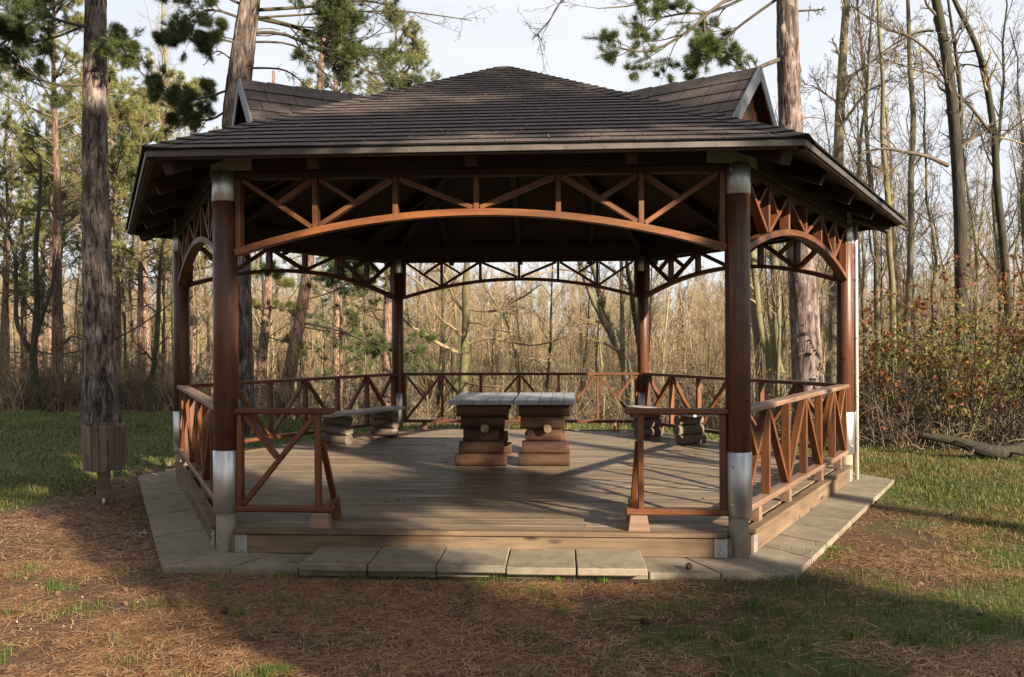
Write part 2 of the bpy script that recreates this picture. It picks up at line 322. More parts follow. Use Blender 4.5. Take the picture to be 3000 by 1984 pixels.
# ------------------------------------------------------------------ the pavilion
pav = empty('pavilion', (0, 0, 0), label='six-sided timber picnic pavilion with shingled roof, arched trusses and railings', cat='pavilion')
ZD = .24                                                       # deck level
ring = lambda R, z: [hexpt(R, k, z) for k in range(6)]
deck = poly_prism('deck', ring(4.08, .195), ring(4.08, .045), DARKW, pav)
bw = .1185; nb = int(2*H/bw)
for i in range(nb):
    y0 = -H+.0+i*bw; y1 = y0+bw-.006; ym = (y0+y1)/2
    hw = lambda y: 4.06-abs(y)/math.sqrt(3)
    dz = rg.uniform(-.0015, .0015)
    joints = [None] if rg.random() < .45 else [rg.uniform(-.5, .5)*hw(ym)]
    segs = [(-1, 1)] if joints[0] is None else [(-1, joints[0]/hw(ym)-.0008), (joints[0]/hw(ym)+.0008, 1)]
    for s0, s1 in segs:
        X = lambda s, y: s*hw(y) if abs(s) == 1 else s*hw(ym)
        e = .003; q = [(X(s0, y0), y0), (X(s1, y0), y0), (X(s1, y1), y1), (X(s0, y1), y1)]; cx = sum(p[0] for p in q)/4
        m = Matrix.Translation((cx, ym, ZD-.0175+dz)); V = []
        for z, ins in ((-.0175, 0), (.0175-e, 0), (.0175, e)):
            V += [(q[0][0]-cx+ins, q[0][1]-ym+ins, z), (q[1][0]-cx-ins, q[1][1]-ym+ins, z), (q[2][0]-cx-ins, q[2][1]-ym-ins, z), (q[3][0]-cx+ins, q[3][1]-ym-ins, z)]
        Q = np.array([[4*r+i_, 4*r+(i_+1) % 4, 4*r+4+(i_+1) % 4, 4*r+4+i_] for r in range(2) for i_ in range(4)]+[[8, 9, 10, 11], [3, 2, 1, 0]])
        obj('deck_board', mesh('deck_board', V, Q, DECKW), deck, m)
def side(k):
    """frame of side k: origin at mid-side, x along the side, y inwards, z up; side 4 is the front"""
    a = math.radians(60*k+30); n = Vector((math.cos(a), math.sin(a), 0)); y = -n; x = Vector((0, 0, 1)).cross(n) if False else y.cross(Vector((0, 0, 1)))
    m = Matrix.Identity(4)
    for i in range(3): m[i][0], m[i][1], m[i][2], m[i][3] = x[i], y[i], (0, 0, 1)[i], n[i]*H
    return m
def sp(m, x, y, z): return m @ Vector((x, y, z))
for k in range(6):
    m = side(k)
    bar('edge_board', sp(m, -1.94, -.055, ZD-.0155), sp(m, 1.94, -.055, ZD-.0155), .10, .036, EDGEW, deck)
    bar('fascia_board', sp(m, -1.985, -.06, .124), sp(m, 1.985, -.06, .124), .04, .146, EDGEW, deck)
    for s in (-1, 1):
        cp = bar('corner_plate', sp(m, s*1.895, -.0835, .052), sp(m, s*1.895, -.0835, .197), .006, .10, DULLST, deck, up=tuple(m.to_3x3() @ Vector((1, 0, 0))))
        for z in (.085, .155):
            w_, _ = frame(sp(m, s*1.87, -.088, z), sp(m, s*1.87, -.098, z)); obj('bolt', cyl_mesh(.011, 0, .01, STEEL, 10, bev=.002), cp, Matrix.Translation(sp(m, s*1.895, -.086, z)) @ m.to_3x3().to_4x4() @ Matrix.Rotation(math.pi/2, 4, 'X'))

Z1, Z2, Z3, ZT = .364, .866, 2.872, 3.115
CY = {n_: f for n_, f in (('foot', cyl_mesh(.078, .03, Z1+.02, CONC)), ('lower_collar', cyl_mesh(.102, Z1, Z2, STEEL, 40)), ('post', cyl_mesh(.097, Z2-.05, Z3+.05, POSTW, 40)), ('upper_collar', cyl_mesh(.102, Z3, ZT, STEEL, 40)))}
BOLT = cyl_mesh(.013, 0, .016, STEEL, 8, bev=.003)
for k in range(6):
    c = hexpt(S, k); w = Matrix.Translation(Vector(c)) @ Matrix.Rotation(math.radians(60*k), 4, 'Z')
    p = obj('post', CY['post'], pav, w)
    for n_ in ('foot', 'lower_collar', 'upper_collar'): obj(n_, CY[n_], p, w)
    for z in (.46, .76, 2.93, 3.06):
        for a in (-68, 112):
            obj('bolt', BOLT, p, w @ Matrix.Translation((0, 0, z)) @ Matrix.Rotation(math.radians(a), 4, 'Z') @ Matrix.Translation((.098, 0, 0)) @ Matrix.Rotation(math.pi/2, 4, 'Y'))
    for kk, s in ((k, -1), (k-1, 1)):
        m = side(kk % 6)
        q = [sp(m, s*x, -.078, 0) for x in (1.80, 2.10)]
        bp = bar('bracket_plate', q[0]+Vector((0, 0, 3.215)), q[1]+Vector((0, 0, 3.215)), .012, .205, DULLST, p)
        obj('bolt', BOLT, p, Matrix.Translation(sp(m, s*1.85, -.083, 3.26)) @ m.to_3x3().to_4x4() @ Matrix.Rotation(math.pi/2, 4, 'X'))
TX = [-1.93, -1.3, -.65, 0, .65, 1.3, 1.93]
def arch_z(x): return 2.762-.30*(x/1.95)**2            # centre line of the arch
for k in range(6):
    m = side(k); R3 = m.to_3x3(); nrm = tuple(R3 @ Vector((0, 1, 0)))
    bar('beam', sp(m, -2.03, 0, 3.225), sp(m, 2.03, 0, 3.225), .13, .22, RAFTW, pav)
    xs = np.linspace(-1.955, 1.955, 25); V = []
    for x in xs:
        sl = -.6*x/1.95**2; nn = np.array([-sl, 1.0])/math.hypot(sl, 1); z = arch_z(x)
        for dy, dn in ((-.05, -.026), (.05, -.026), (.05, .026), (-.05, .026)): V.append((x+nn[0]*dn, dy, z+nn[1]*dn))
    Q = np.array([[4*i+j, 4*i+(j+1) % 4, 4*i+4+(j+1) % 4, 4*i+4+j] for i in range(24) for j in range(4)]+[[3, 2, 1, 0], [96, 97, 98, 99]])
    tr = obj('arch_truss', mesh('arch_truss', V, Q, STAIN), pav, m)
    bar('top_chord', sp(m, -1.95, 0, 3.082), sp(m, 1.95, 0, 3.082), .085, .06, RAFTW, tr)
    at_ = lambda x, top: (x, 3.052 if top else arch_z(x)+.024)
    for x in TX:
        (xa, za), (xb, zb) = at_(x, 0), at_(x, 1); bar('strut', sp(m, x, 0, za), sp(m, x, 0, zb), .09, .042, STAIN, tr, up=tuple(R3 @ Vector((1, 0, 0))), bev=.003)
    diag = [((-1.89, 1), (-1.33, 0)), ((-1.27, 0), (-.68, 1)), ((-.62, 1), (-.03, 0)), ((.03, 0), (.62, 1)), ((.68, 1), (1.27, 0)), ((1.33, 0), (1.89, 1))]
    P = []
    for (xa, ta), (xb, tb) in diag:
        a_, b_ = at_(xa, ta), at_(xb, tb); a_ = (a_[0], a_[1]+(-.012 if ta else .012)); b_ = (b_[0], b_[1]+(-.012 if tb else .012)); P.append((a_, b_))
        bar('diagonal', sp(m, a_[0], 0, a_[1]), sp(m, b_[0], 0, b_[1]), .078, .038, STAIN, tr, bev=.003)
    for s, d in ((-1, 0), (-1, 1), (1, 4), (1, 5)):
        a_, b_ = P[d]; mid = ((a_[0]+b_[0])/2, (a_[1]+b_[1])/2); top = (s*1.3+(.03 if mid[0] > s*1.3 else -.03), 3.04)
        L2 = math.hypot(mid[0]-top[0], mid[1]-top[1]); e = (mid[0]-(mid[0]-top[0])/L2*.022, mid[1]-(mid[1]-top[1])/L2*.022)
        bar('short_brace', sp(m, top[0], 0, top[1]), sp(m, e[0], 0, e[1]), .07, .036, STAIN, tr, bev=.003)
ZR, ZB = 1.177, .390                                            # rail centres
def bay(m, tr, x0, x1, xs, zig, shorts, blocks):
    R3 = m.to_3x3(); ux = tuple(R3 @ Vector((1, 0, 0))); zb, zt = ZB+.025, ZR-.0225
    for x in xs: bar('baluster', sp(m, x, 0, zb), sp(m, x, 0, zt), .075, .042, STAIN, tr, up=ux, bev=.003)
    P = []
    for (xa, ta), (xb, tb) in zig:
        A, B = (xa, zt-.014 if ta else zb+.014), (xb, zt-.014 if tb else zb+.014); P.append((A, B))
        bar('brace', sp(m, A[0], 0, A[1]), sp(m, B[0], 0, B[1]), .065, .038, STAIN, tr, bev=.003)
    for d, x, t_ in shorts:
        A, B = P[d]; mid = ((A[0]+B[0])/2, (A[1]+B[1])/2); z = zt-.014; ln = math.hypot(mid[0]-x, mid[1]-z); e = (mid[0]-(mid[0]-x)/ln*.024, mid[1]-(mid[1]-z)/ln*.024)
        bar('brace', sp(m, x, 0, z), sp(m, e[0], 0, e[1]), .06, .038, STAIN, tr, bev=.003)
    for x in blocks:
        obj('support_block', box_mesh(.17 if m is FRONT else .08, .11 if m is FRONT else .085, ZB-.025-ZD, RAILT, .004, .78 if m is FRONT else 1.0), tr, m @ Matrix.Translation((x, 0, (ZB-.025+ZD)/2)))
FRONT = side(4)
for k in range(6):
    m = FRONT if k == 4 else side(k)
    if k != 4:
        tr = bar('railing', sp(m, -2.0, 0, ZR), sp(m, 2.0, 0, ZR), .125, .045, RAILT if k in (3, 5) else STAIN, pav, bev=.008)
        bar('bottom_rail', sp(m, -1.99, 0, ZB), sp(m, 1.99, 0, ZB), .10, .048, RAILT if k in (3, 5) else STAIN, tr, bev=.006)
        bay(m, tr, -1.93, 1.93, TX, [((-1.9, 0), (-1.33, 1)), ((-1.27, 1), (-.68, 0)), ((-.62, 0), (-.03, 1)), ((.03, 1), (.62, 0)), ((.68, 0), (1.27, 1)), ((1.33, 1), (1.9, 0))],
            [(0, -1.89, 1), (5, 1.89, 1)], [-1.6, -.65, .65, 1.6])
    else:
        for s in (-1, 1):
            tr = bar('railing', sp(m, s*1.97, 0, ZR), sp(m, s*1.165, 0, ZR), .125, .045, STAIN, pav, bev=.012)
            bar('bottom_rail', sp(m, s*1.97, 0, ZB), sp(m, s*1.165, 0, ZB), .10, .048, STAIN, tr, bev=.012)
            zig = [((s*1.9, 0), (s*1.32, 1))]
            bay(m, tr, s*1.93, s*1.29, [s*1.93, s*1.29], zig if s < 0 else [], [(0, s*1.89, 1)] if s < 0 else [], [s*1.27])
            bar('foot_piece', sp(m, s*1.26, .052, ZB), sp(m, s*1.26, .42, ZB), .07, .046, STAIN, tr, bev=.006)
            obj('support_block', box_mesh(.10, .10, ZB-.025-ZD, STAIN, .004, .8), tr, m @ Matrix.Translation((s*1.26, .36, (ZB-.025+ZD)/2)))
            bar('brace', sp(m, s*1.275, .045, .93), sp(m, s*1.265, .36, ZB+.026), .045, .04, STAIN, tr, bev=.003)

# roof ---------------------------------------------------------------
RE, ZE, ZA = 4.80, 3.165, 5.11                                  # eave radius, top of eave, apex
AP = RE*math.sqrt(3)/2; SL = math.hypot(AP, ZA-ZE); SN = (ZA-ZE)/SL; CS = AP/SL
V = np.array([hexpt(RE, k, ZE-.012) for k in range(6)]+[(0, 0, ZA-.012)]+[hexpt(RE-.03, k, ZE-.045) for k in range(6)]+[(0, 0, ZA-.055)])
F3 = np.array([[k, (k+1) % 6, 6] for k in range(6)]+[[7+(k+1) % 6, 7+k, 13] for k in range(6)]); F4 = np.array([[7+k, 7+(k+1) % 6, (k+1) % 6, k] for k in range(6)])
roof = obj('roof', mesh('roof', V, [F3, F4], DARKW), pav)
def slope_pt(x, s, lift): return np.array([x, -AP+s*CS-lift*SN, ZE+s*SN+lift*CS])     # front face; s up the slope
def prism8(b, t): return np.array(list(b)+list(t)), np.array([[0, 3, 2, 1], [4, 5, 6, 7]]+[[i, (i+1) % 4, 4+(i+1) % 4, 4+i] for i in range(4)])
EXP, NROW = .1545, 30
half = lambda s: max(0.0, RE/2*(1-s/SL))
sh = []
rs = random.Random(11)
for i in range(NROW):
    s0 = i*EXP-.02; s1 = min(s0+EXP+.045, SL-.005); x = -half(s0)-rs.uniform(0, .31)
    while x < half(s0):
        w_ = .31+rs.uniform(-.012, .012); a0, a1 = max(x+.0018, -half(s0)), min(x+w_-.0018, half(s0)); b0, b1 = max(x+.0018, -half(s1)), min(x+w_-.0018, half(s1))
        x += w_
        if a1-a0 < .02: continue
        if b1 < b0: b0 = b1 = (min(max((a0+a1)/2, -half(s1)), half(s1)))
        b1 = max(b1, b0+.004)
        dl = rs.uniform(0, .0012); ds = rs.uniform(-.0012, .0012); lo, hi = .016+dl, .003
        top = [slope_pt(a0, s0+ds, lo), slope_pt(a1, s0+ds, lo+rs.uniform(-.0006, .0006)), slope_pt(b1, s1, hi), slope_pt(b0, s1, hi)]
        bot = [slope_pt(a0, s0+ds, lo-.012), slope_pt(a1, s0+ds, lo-.012), slope_pt(b1, s1, hi-.003), slope_pt(b0, s1, hi-.003)]
        sh.append(prism8(bot, top))
def rotz(V, a): c, s = math.cos(a), math.sin(a); return np.stack([V[:, 0]*c-V[:, 1]*s, V[:, 0]*s+V[:, 1]*c, V[:, 2]], 1)
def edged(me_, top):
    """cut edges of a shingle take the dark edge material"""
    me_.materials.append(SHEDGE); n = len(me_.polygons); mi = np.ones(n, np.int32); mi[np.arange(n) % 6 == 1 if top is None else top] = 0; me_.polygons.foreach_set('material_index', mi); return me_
def join(parts):
    Vs, Fs, o = [], [], 0
    for v, f in parts: Vs.append(v); Fs.append(f+o); o += len(v)
    return np.concatenate(Vs), np.concatenate(Fs)
for v, f in sh:
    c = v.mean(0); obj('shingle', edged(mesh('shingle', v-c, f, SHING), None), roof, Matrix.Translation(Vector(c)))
VA, FA = join(sh)
for k in range(1, 6):
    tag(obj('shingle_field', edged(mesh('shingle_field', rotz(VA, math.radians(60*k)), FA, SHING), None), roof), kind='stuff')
def hipcaps():
    res = []; D = hexpt(RE, 5, 0)-np.zeros(3); hd = np.array([-D[0], -D[1], ZA-ZE]); HL = np.linalg.norm(hd); hd /= HL
    base = hexpt(RE, 5, ZE)          # right end of the front eave
    tl = np.array([-1.0, 0, 0]); tr_ = np.array([.5, .8660254, 0]); n = int(HL/EXP)
    for i in range(n):
        a = i*EXP-.03; b = a+EXP+.05; wd = .14
        pts = []
        for q, lift in ((a, .027+rs.uniform(0, .003)), (b, .014)):
            q = min(q, HL-.01); c = base+hd*q; sl = -1*(ZA-ZE)/AP
            def side_pt(t, width):
                # point on that face at horizontal offset along the eave direction, capped at the ridge line
                p = c+t*width; nrm = np.array([0, -1, 0]) if t is tl else np.array([.8660254, -.5, 0]); d = p@nrm
                return np.array([p[0], p[1], ZA-(d/AP)*(ZA-ZE)+lift-.006])
            wd2 = min(wd, .5*(HL-q)+.03)
            pts.append((side_pt(tl, wd2), c+np.array([0, 0, lift+.008]), side_pt(tr_, wd2)))
        (l0, c0, r0), (l1, c1, r1) = pts; dn = np.array([0, 0, -.011]); V = np.array([l0, c0, r0, l1, c1, r1]); V = np.concatenate([V, V+dn])
        Fq = np.array([[0, 1, 4, 3], [1, 2, 5, 4], [6, 9, 10, 7], [7, 10, 11, 8], [0, 6, 7, 1], [1, 7, 8, 2], [3, 4, 10, 9], [4, 5, 11, 10], [0, 3, 9, 6], [2, 8, 11, 5]])
        res.append((V, Fq))
    return res
hc = hipcaps(); mirror = lambda v: v*np.array([-1, 1, 1])
for v, f in hc:
    for vv, ff in ((v, f), (mirror(v), f[:, ::-1])):
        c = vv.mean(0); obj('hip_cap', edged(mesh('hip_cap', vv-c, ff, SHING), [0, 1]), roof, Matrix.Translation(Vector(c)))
HV, HF = join(hc)
for k in range(1, 5): tag(obj('hip_cap_run', mesh('hip_cap_run', rotz(HV, math.radians(60*k)), HF, SHING), roof), kind='stuff')
for k in range(6):
    m = side(k); off = -(AP-H)
    hw_ = RE/2
    bar('eave_strip', sp(m, -hw_+.003, off+.008, ZE-.028), sp(m, hw_-.003, off+.008, ZE-.028), .016, .054, FASC, roof, bev=.003)
    bar('eave_board', sp(m, -hw_+.05, off+.045, ZE-.052), sp(m, hw_-.05, off+.045, ZE-.052), .05, .03, RAFTW, roof)
def rafter(p_out, p_in, w_, h_):
    m_, ln = frame(p_out, p_in); return obj('rafter', box_mesh(ln, w_, h_, RAFTW, .005), roof, m_)
rz = lambda d: ZA-.06-(ZA-ZE)*d/AP                               # underside of the boarding at distance d from the axis along a face
for k in range(6):
    m = side(k)
    for x in (-1.19, 0, 1.19):
        d0 = AP-.14; d1 = (H if x == 0 else 0)+ (0.12 if x == 0 else abs(x)*math.sqrt(3)+.08); d1 = .12 if x == 0 else d1
        f = lambda d: sp(m, x, H-d, rz(d)-.072)
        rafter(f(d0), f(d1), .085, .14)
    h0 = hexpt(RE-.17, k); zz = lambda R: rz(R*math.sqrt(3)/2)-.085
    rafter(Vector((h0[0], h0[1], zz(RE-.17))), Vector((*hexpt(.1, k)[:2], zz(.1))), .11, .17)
for side_k in (3, 5):
    m = side(side_k); D0, ZRG = 2.99, 4.50; zb_ = ZA-(ZA-ZE)/AP*D0; hwid = .95; P = lambda t, d, z: sp(m, t, H-d, z)
    dm = poly_prism('dormer', [P(-hwid, D0, zb_-.1), P(hwid, D0, zb_-.1), P(0, D0, ZRG-.02)][::-1], [P(-hwid, D0-.05, zb_-.1), P(hwid, D0-.05, zb_-.1), P(0, D0-.05, ZRG-.02)][::-1], STAIN, pav)
    for i in range(13):
        t = -.9+i*.15; zt = ZRG-(ZRG-zb_)*abs(t)/hwid
        if zt-zb_ > .06: bar('gable_board', P(t, D0+.012, zb_-.05), P(t, D0+.012, zt-.09), .02, .138, STAIN, dm, up=tuple(m.to_3x3() @ Vector((1, 0, 0))))
    for s in (-1, 1):
        k_ = (ZRG-zb_)/hwid; ext = .12; tl_ = hwid+ext; over = .14; dn_in = .0
        def dpt(q, d, lift):   # q = distance down the dormer slope measured in t
            ln = math.hypot(1, k_); return np.array(P(s*(q+lift*k_/ln), d, ZRG-k_*q+lift/ln))
        inner = lambda q: max(.2, (ZA-(ZRG-k_*q))/((ZA-ZE)/AP)-.05)
        qs = [tl_, 0.0]
        bot = [dpt(tl_, D0+over, -.02), dpt(0, D0+over, -.02), dpt(0, inner(0), -.02), dpt(tl_, min(inner(tl_), D0), -.02)]; top = [p+np.array([0, 0, .022]) for p in bot]
        v, f = prism8(bot, top); obj('dormer_roof', mesh('dormer_roof', v, f, DARKW), dm)
        nq = 6
        for r_ in range(nq):
            qa, qb = tl_-r_*tl_/nq+.0, tl_-(r_+1)*tl_/nq-.03; qb = max(qb, 0); d = D0+over+.01-rs.uniform(0, .25)*0; first = True; d_out = D0+over+.01
            while True:
                w_ = .30 if not first else rs.uniform(.12, .30); d_in = d_out-w_; first = False
                lim = inner((qa+qb)/2)-.12
                if d_out < lim: break
                b_ = [dpt(qa, d_out-.003, .010), dpt(qa, d_in+.003, .010), dpt(qb, d_in+.003, .002), dpt(qb, d_out-.003, .002)]; t_ = [dpt(qa, d_out-.003, .022), dpt(qa, d_in+.003, .022), dpt(qb, d_in+.003, .010), dpt(qb, d_out-.003, .010)]
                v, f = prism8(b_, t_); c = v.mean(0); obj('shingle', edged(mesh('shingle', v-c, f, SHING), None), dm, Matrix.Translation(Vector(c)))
                d_out = d_in
        bar('verge_strip', dpt(tl_, D0+over+.012, -.02), dpt(0.012, D0+over+.012, -.02), .02, .13, VERGE, dm, up=tuple(m.to_3x3() @ Vector((-s*k_ if False else s*k_, 0, 1))))
    for j in range(6):
        d1_ = D0+over+.02-j*.3
        obj('ridge_cap', (lambda v_: mesh('ridge_cap', v_, np.array([[0, 1, 4, 3], [1, 2, 5, 4], [3, 4, 1, 0][::1], [4, 5, 2, 1]])[:2], SHING))(np.array([P(-.13, d1_, ZRG-.085), P(0, d1_, ZRG+.034), P(.13, d1_, ZRG-.085), P(-.13, d1_-.34, ZRG-.096), P(0, d1_-.34, ZRG+.022), P(.13, d1_-.34, ZRG-.096)])), dm)
pm = side(5)
dp = np.array(hexpt(S+.125, 0)); dp[1] += -.02
pipe = obj('downpipe', cyl_mesh(.022, .05, 3.12, PIPE, 16), pav, Matrix.Translation(Vector(dp)))
for z in (.55, 1.05, 1.75, 2.45): obj('pipe_clip', cyl_mesh(.027, z-.012, z+.012, DULLST, 14), pipe, Matrix.Translation(Vector(dp)))

# ------------------------------------------------------------------ log tables, benches, bin
def log_mesh(ln, ry, rz_, matb, mate, seed, jag=.006):
    r = np.random.default_rng(seed); n = 16; xs = np.array([-ln/2, -ln/2+.012, -ln/4, 0, ln/4, ln/2-.012, ln/2]); a = np.linspace(0, 2*math.pi, n, endpoint=False); V = []
    wob = 1+.05*np.sin(a*2+r.uniform(0, 6))+.03*np.sin(a*3+r.uniform(0, 6)); bend = r.uniform(-.008, .008)
    for i, x in enumerate(xs):
        e = .985 if i in (0, 6) else 1.0; q = e*wob*(1+r.uniform(-.02, .02))
        sx = r.uniform(-jag, jag, n) if i in (0, 6) else 0
        ca_, sa_ = np.cos(a), np.sin(a); y = np.sign(ca_)*np.abs(ca_)**.72*ry*q; z = np.sign(sa_)*np.abs(sa_)**.85*rz_*q
        # squarish section, flattened where the logs bed on each other
        z = np.clip(z, -rz_*.93, rz_*.93); V.append(np.stack([np.full(n, x)+sx, y+bend*(1-(2*x/ln)**2), z], 1))
    V = np.concatenate(V); Q = np.array([[k*n+i, k*n+(i+1) % n, (k+1)*n+(i+1) % n, (k+1)*n+i] for k in range(6) for i in range(n)])
    me = bpy.data.meshes.new('log'); me.from_pydata([tuple(v) for v in V], [], [tuple(q) for q in Q]+[tuple(range(n-1, -1, -1)), tuple(range(6*n, 7*n))])
    me.materials.append(matb); me.materials.append(mate)
    for p in me.polygons: p.use_smooth = len(p.vertices) == 4; p.material_index = 1 if len(p.vertices) > 4 else 0
    return me
def log(name, c, axis, ln, ry, rz_, parent, matb, mate, seed):
    m_, _ = frame(Vector(c)-Vector(axis), Vector(c)+Vector(axis)); return obj(name, log_mesh(ln, ry, rz_, matb, mate, seed), parent, m_)
def table(xc, xl, xr, rzt, label, seed):
    t = empty('log_table', (xc, .15, ZD), rzt, label=label, cat='table', group='pair of log tables'); R = Matrix.Rotation(rzt, 3, 'Z'); r = random.Random(seed)
    g = lambda x, y, z: Vector((xc, .15, 0))+R @ Vector((x, y, z))
    for yy, ws in ((-.43, (.61, .53, .41, .52, .605)), (.62, (.62, .53, .43, .52, .60))):
        for i, w_ in enumerate(ws): log('log', g(r.uniform(-.012, .012), yy+r.uniform(-.012, .012), ZD+.074+i*.148), R @ Vector((1, 0, 0)), w_, .093, .0795, t, LOGW, LOGW, seed*20+i+(50 if yy > 0 else 0))
    log('stretcher_log', g(.05, .07, ZD+.148*3+.02), R @ Vector((0, 1, 0)), 1.40, .047, .05, t, LOGW, LOGE, seed+900)
    nbd = 5; wd = (xr-xl)/nbd
    zt = ZD+.74+.028; tt = None
    for i in range(nbd):
        x = xl+(i+.5)*wd-xc
        b = bar('top_board', g(x, -.635, zt), g(x, .80, zt), wd-.004, .052, TOPW, t, bev=.004)
    for yy in (-.43, .62): bar('bearer', g(xl-xc+.06, yy+.17, ZD+.74-.035), g(xr-xc-.06, yy+.17, ZD+.74-.035), .09, .07, LOGW, t)
table(-.28, -.66, .105, .012, 'left one of the two log tables standing side by side on the deck', 4)
table(.47, .125, .855, -.006, 'right one of the two log tables, with bare patches of chipped paint', 5)
def bench(side_k, label, t0, t1, stacks, inset, seed):
    m = side(side_k); c = sp(m, (t0+t1)/2, inset, ZD); t = empty('log_bench', c, label=label, cat='bench', group='log benches by the railings'); ax = m.to_3x3() @ Vector((0, 1, 0))
    for i in range(2): bar('seat_plank', sp(m, t0, inset-.09+i*.18, ZD+.435), sp(m, t1, inset-.09+i*.18, ZD+.435), .172, .045, SEATW, t, bev=.005)
    for x in stacks:
        for i in range(3): log('log', sp(m, x+.01*((i*7) % 3-1), inset+.012*((i*5) % 3-1), ZD+.068+i*.138), ax, .44+.02*((i+seed) % 2), .075, .073, t, BENCHL, BENCHL, seed*30+i+int(x*10))
def loc_t(side_k, P): q = side(side_k).inverted() @ Vector(P); return q.x, q.y
for sk, lab, ends, logs, sd_ in ((2, 'log bench with grey plank seat by the back left railing', [px(1183, 1186, 2, .69), px(940, 1206, 2, .69)], [(px(1135, 1280, 2, .24)), px(970, 1298, 2, .24)], 1),
                              (0, 'log bench with grey plank seat by the back right railing, sun stripes on its logs', [px(1868, 1186, 2, .69), px(2110, 1196, 2, .69)], [px(1905, 1278, 2, .24), px(2025, 1300, 2, .24)], 2)):
    lt = [loc_t(sk, p) for p in logs]; ins = sum(q[1] for q in lt)/2+.04; a, b = lt[0][0], lt[1][0]; lo, hi = min(a, b), max(a, b); d = .30
    s_ = 1 if sk == 2 else -1
    bench(sk, lab, lo-d, hi+d, [a, b], ins, sd_)
def litter_bin():
    c = np.array([-4.24, -1.52, 0]); c[2] = float(tz(c[0], c[1])); t = empty('litter_bin', tuple(c), label='slatted wooden litter bin on a short post beside the big pine', cat='bin')
    stake = obj('metal_stake', cyl_mesh(.02, -.1, .12, STEEL, 12), t, Matrix.Translation(Vector(c)))
    obj('bin_post', box_mesh(.13, .13, .34, BINW, .006), t, Matrix.Translation(Vector(c)+Vector((-.01, .01, .235))) @ Matrix.Rotation(.55, 4, 'Z'))
    obj('bin_floor', cyl_mesh(.17, .375, .40, BINW, 20), t, Matrix.Translation(Vector(c)))
    n = 16
    for i in range(n):
        a = 2*math.pi*i/n+.1; d = Vector((math.cos(a), math.sin(a), 0)); r0, r1 = .192, .206
        bar('slat', Vector(c)+d*r0+Vector((0, 0, .37+.004*(i % 3))), Vector(c)+d*r1+Vector((0, 0, .845+.006*(i*5 % 3))), .02, .073, BINW, t, up=(-d.y, d.x, 0), bev=.003)
    for z in (.47, .72): obj('hoop', cyl_mesh(.186+.01*(z-.4), z-.015, z+.015, DULLST, 24), t, Matrix.Translation(Vector(c)))
litter_bin()

# ------------------------------------------------------------------ growing things
def nrm(v): return v/np.maximum(np.linalg.norm(v, axis=-1, keepdims=True), 1e-9)
def tubes(P, R, sides):
    """P (N,n,3), R (N,n) -> verts, quads of N open tubes"""
    N, n, _ = P.shape; T = nrm(np.gradient(P, axis=1)); mean = nrm(P[:, -1]-P[:, 0]); ref = np.zeros((N, 3)); ref[np.arange(N), np.argmin(np.abs(mean), 1)] = 1
    U = nrm(np.cross(T, ref[:, None, :])); B = np.cross(T, U); a = np.linspace(0, 2*math.pi, sides, endpoint=False)
    V = P[:, :, None, :]+R[:, :, None, None]*(np.cos(a)[:, None]*U[:, :, None, :]+np.sin(a)[:, None]*B[:, :, None, :])
    i = np.arange(N*n*sides).reshape(N, n, sides); j = np.roll(i, -1, 2)
    return V.reshape(-1, 3), np.stack([i[:, :-1], j[:, :-1], j[:, 1:], i[:, 1:]], -1).reshape(-1, 4)
def paths(g, start, d, ln, n, wob, up):
    N = len(start); P = np.zeros((N, n, 3)); P[:, 0] = start; d = nrm(d); st = (ln/(n-1))[:, None]
    for i in range(1, n):
        d = nrm(d+g.normal(0, wob, (N, 3))+np.array([0, 0, up])); P[:, i] = P[:, i-1]+d*st
    return P
def at_t(P, t):
    N, n, _ = P.shape; q = np.clip(t, 0, .9999)*(n-1); i = q.astype(int); f = (q-i)[:, None]; r = np.arange(N)
    return P[r, i]*(1-f)+P[r, i+1]*f, nrm(P[r, i+1]-P[r, i])
def spawn(g, P, R, k, t0, t1, a0, a1, lf, n, wob, up, rf=.55, rmin=.003, plen=None, tip=.25):
    """k children on every branch of P"""
    N, m, _ = P.shape; idx = np.repeat(np.arange(N), k); t = g.uniform(t0, t1, N*k); pos, tan = at_t(P[idx], t)
    rr = R[idx]; q = t*(m-1); i = q.astype(int); rad = rr[np.arange(len(idx)), i]*rf*g.uniform(.7, 1.1, len(idx))
    perp = g.normal(0, 1, (len(idx), 3)); perp = nrm(perp-(perp*tan).sum(1, keepdims=True)*tan); a = g.uniform(a0, a1, len(idx))[:, None]
    L_ = np.linalg.norm(P[:, -1]-P[:, 0], axis=1)[idx] if plen is None else np.full(len(idx), plen)
    ln = L_*lf*(1-.55*t)*g.uniform(.6, 1.25, len(idx)); C = paths(g, pos, np.cos(a)*tan+np.sin(a)*perp, ln, n, wob, up)
    rad = np.maximum(rad, rmin); return C, rad[:, None]*np.linspace(1, tip, n)[None, :]
def smooth_path(pts, rad, n):
    """Catmull-Rom through the points"""
    p = np.asarray(pts, float); r = np.asarray(rad, float); m = len(p); t = np.linspace(0, m-1.0001, n); i = t.astype(int); f = (t-i)[:, None]
    g_ = lambda k: p[np.clip(k, 0, m-1)]
    a, b, c, d = g_(i-1), g_(i), g_(i+1), g_(i+2); P = .5*((2*b)+(-a+c)*f+(2*a-5*b+4*c-d)*f**2+(-a+3*b-3*c+d)*f**3)
    return P, np.interp(t, np.arange(m), r)
def cat(parts):
    V, F, o = [], [], 0
    for v, f in parts:
        if len(v): V.append(v); F.append(f+o); o += len(v)
    return np.concatenate(V), np.concatenate(F)
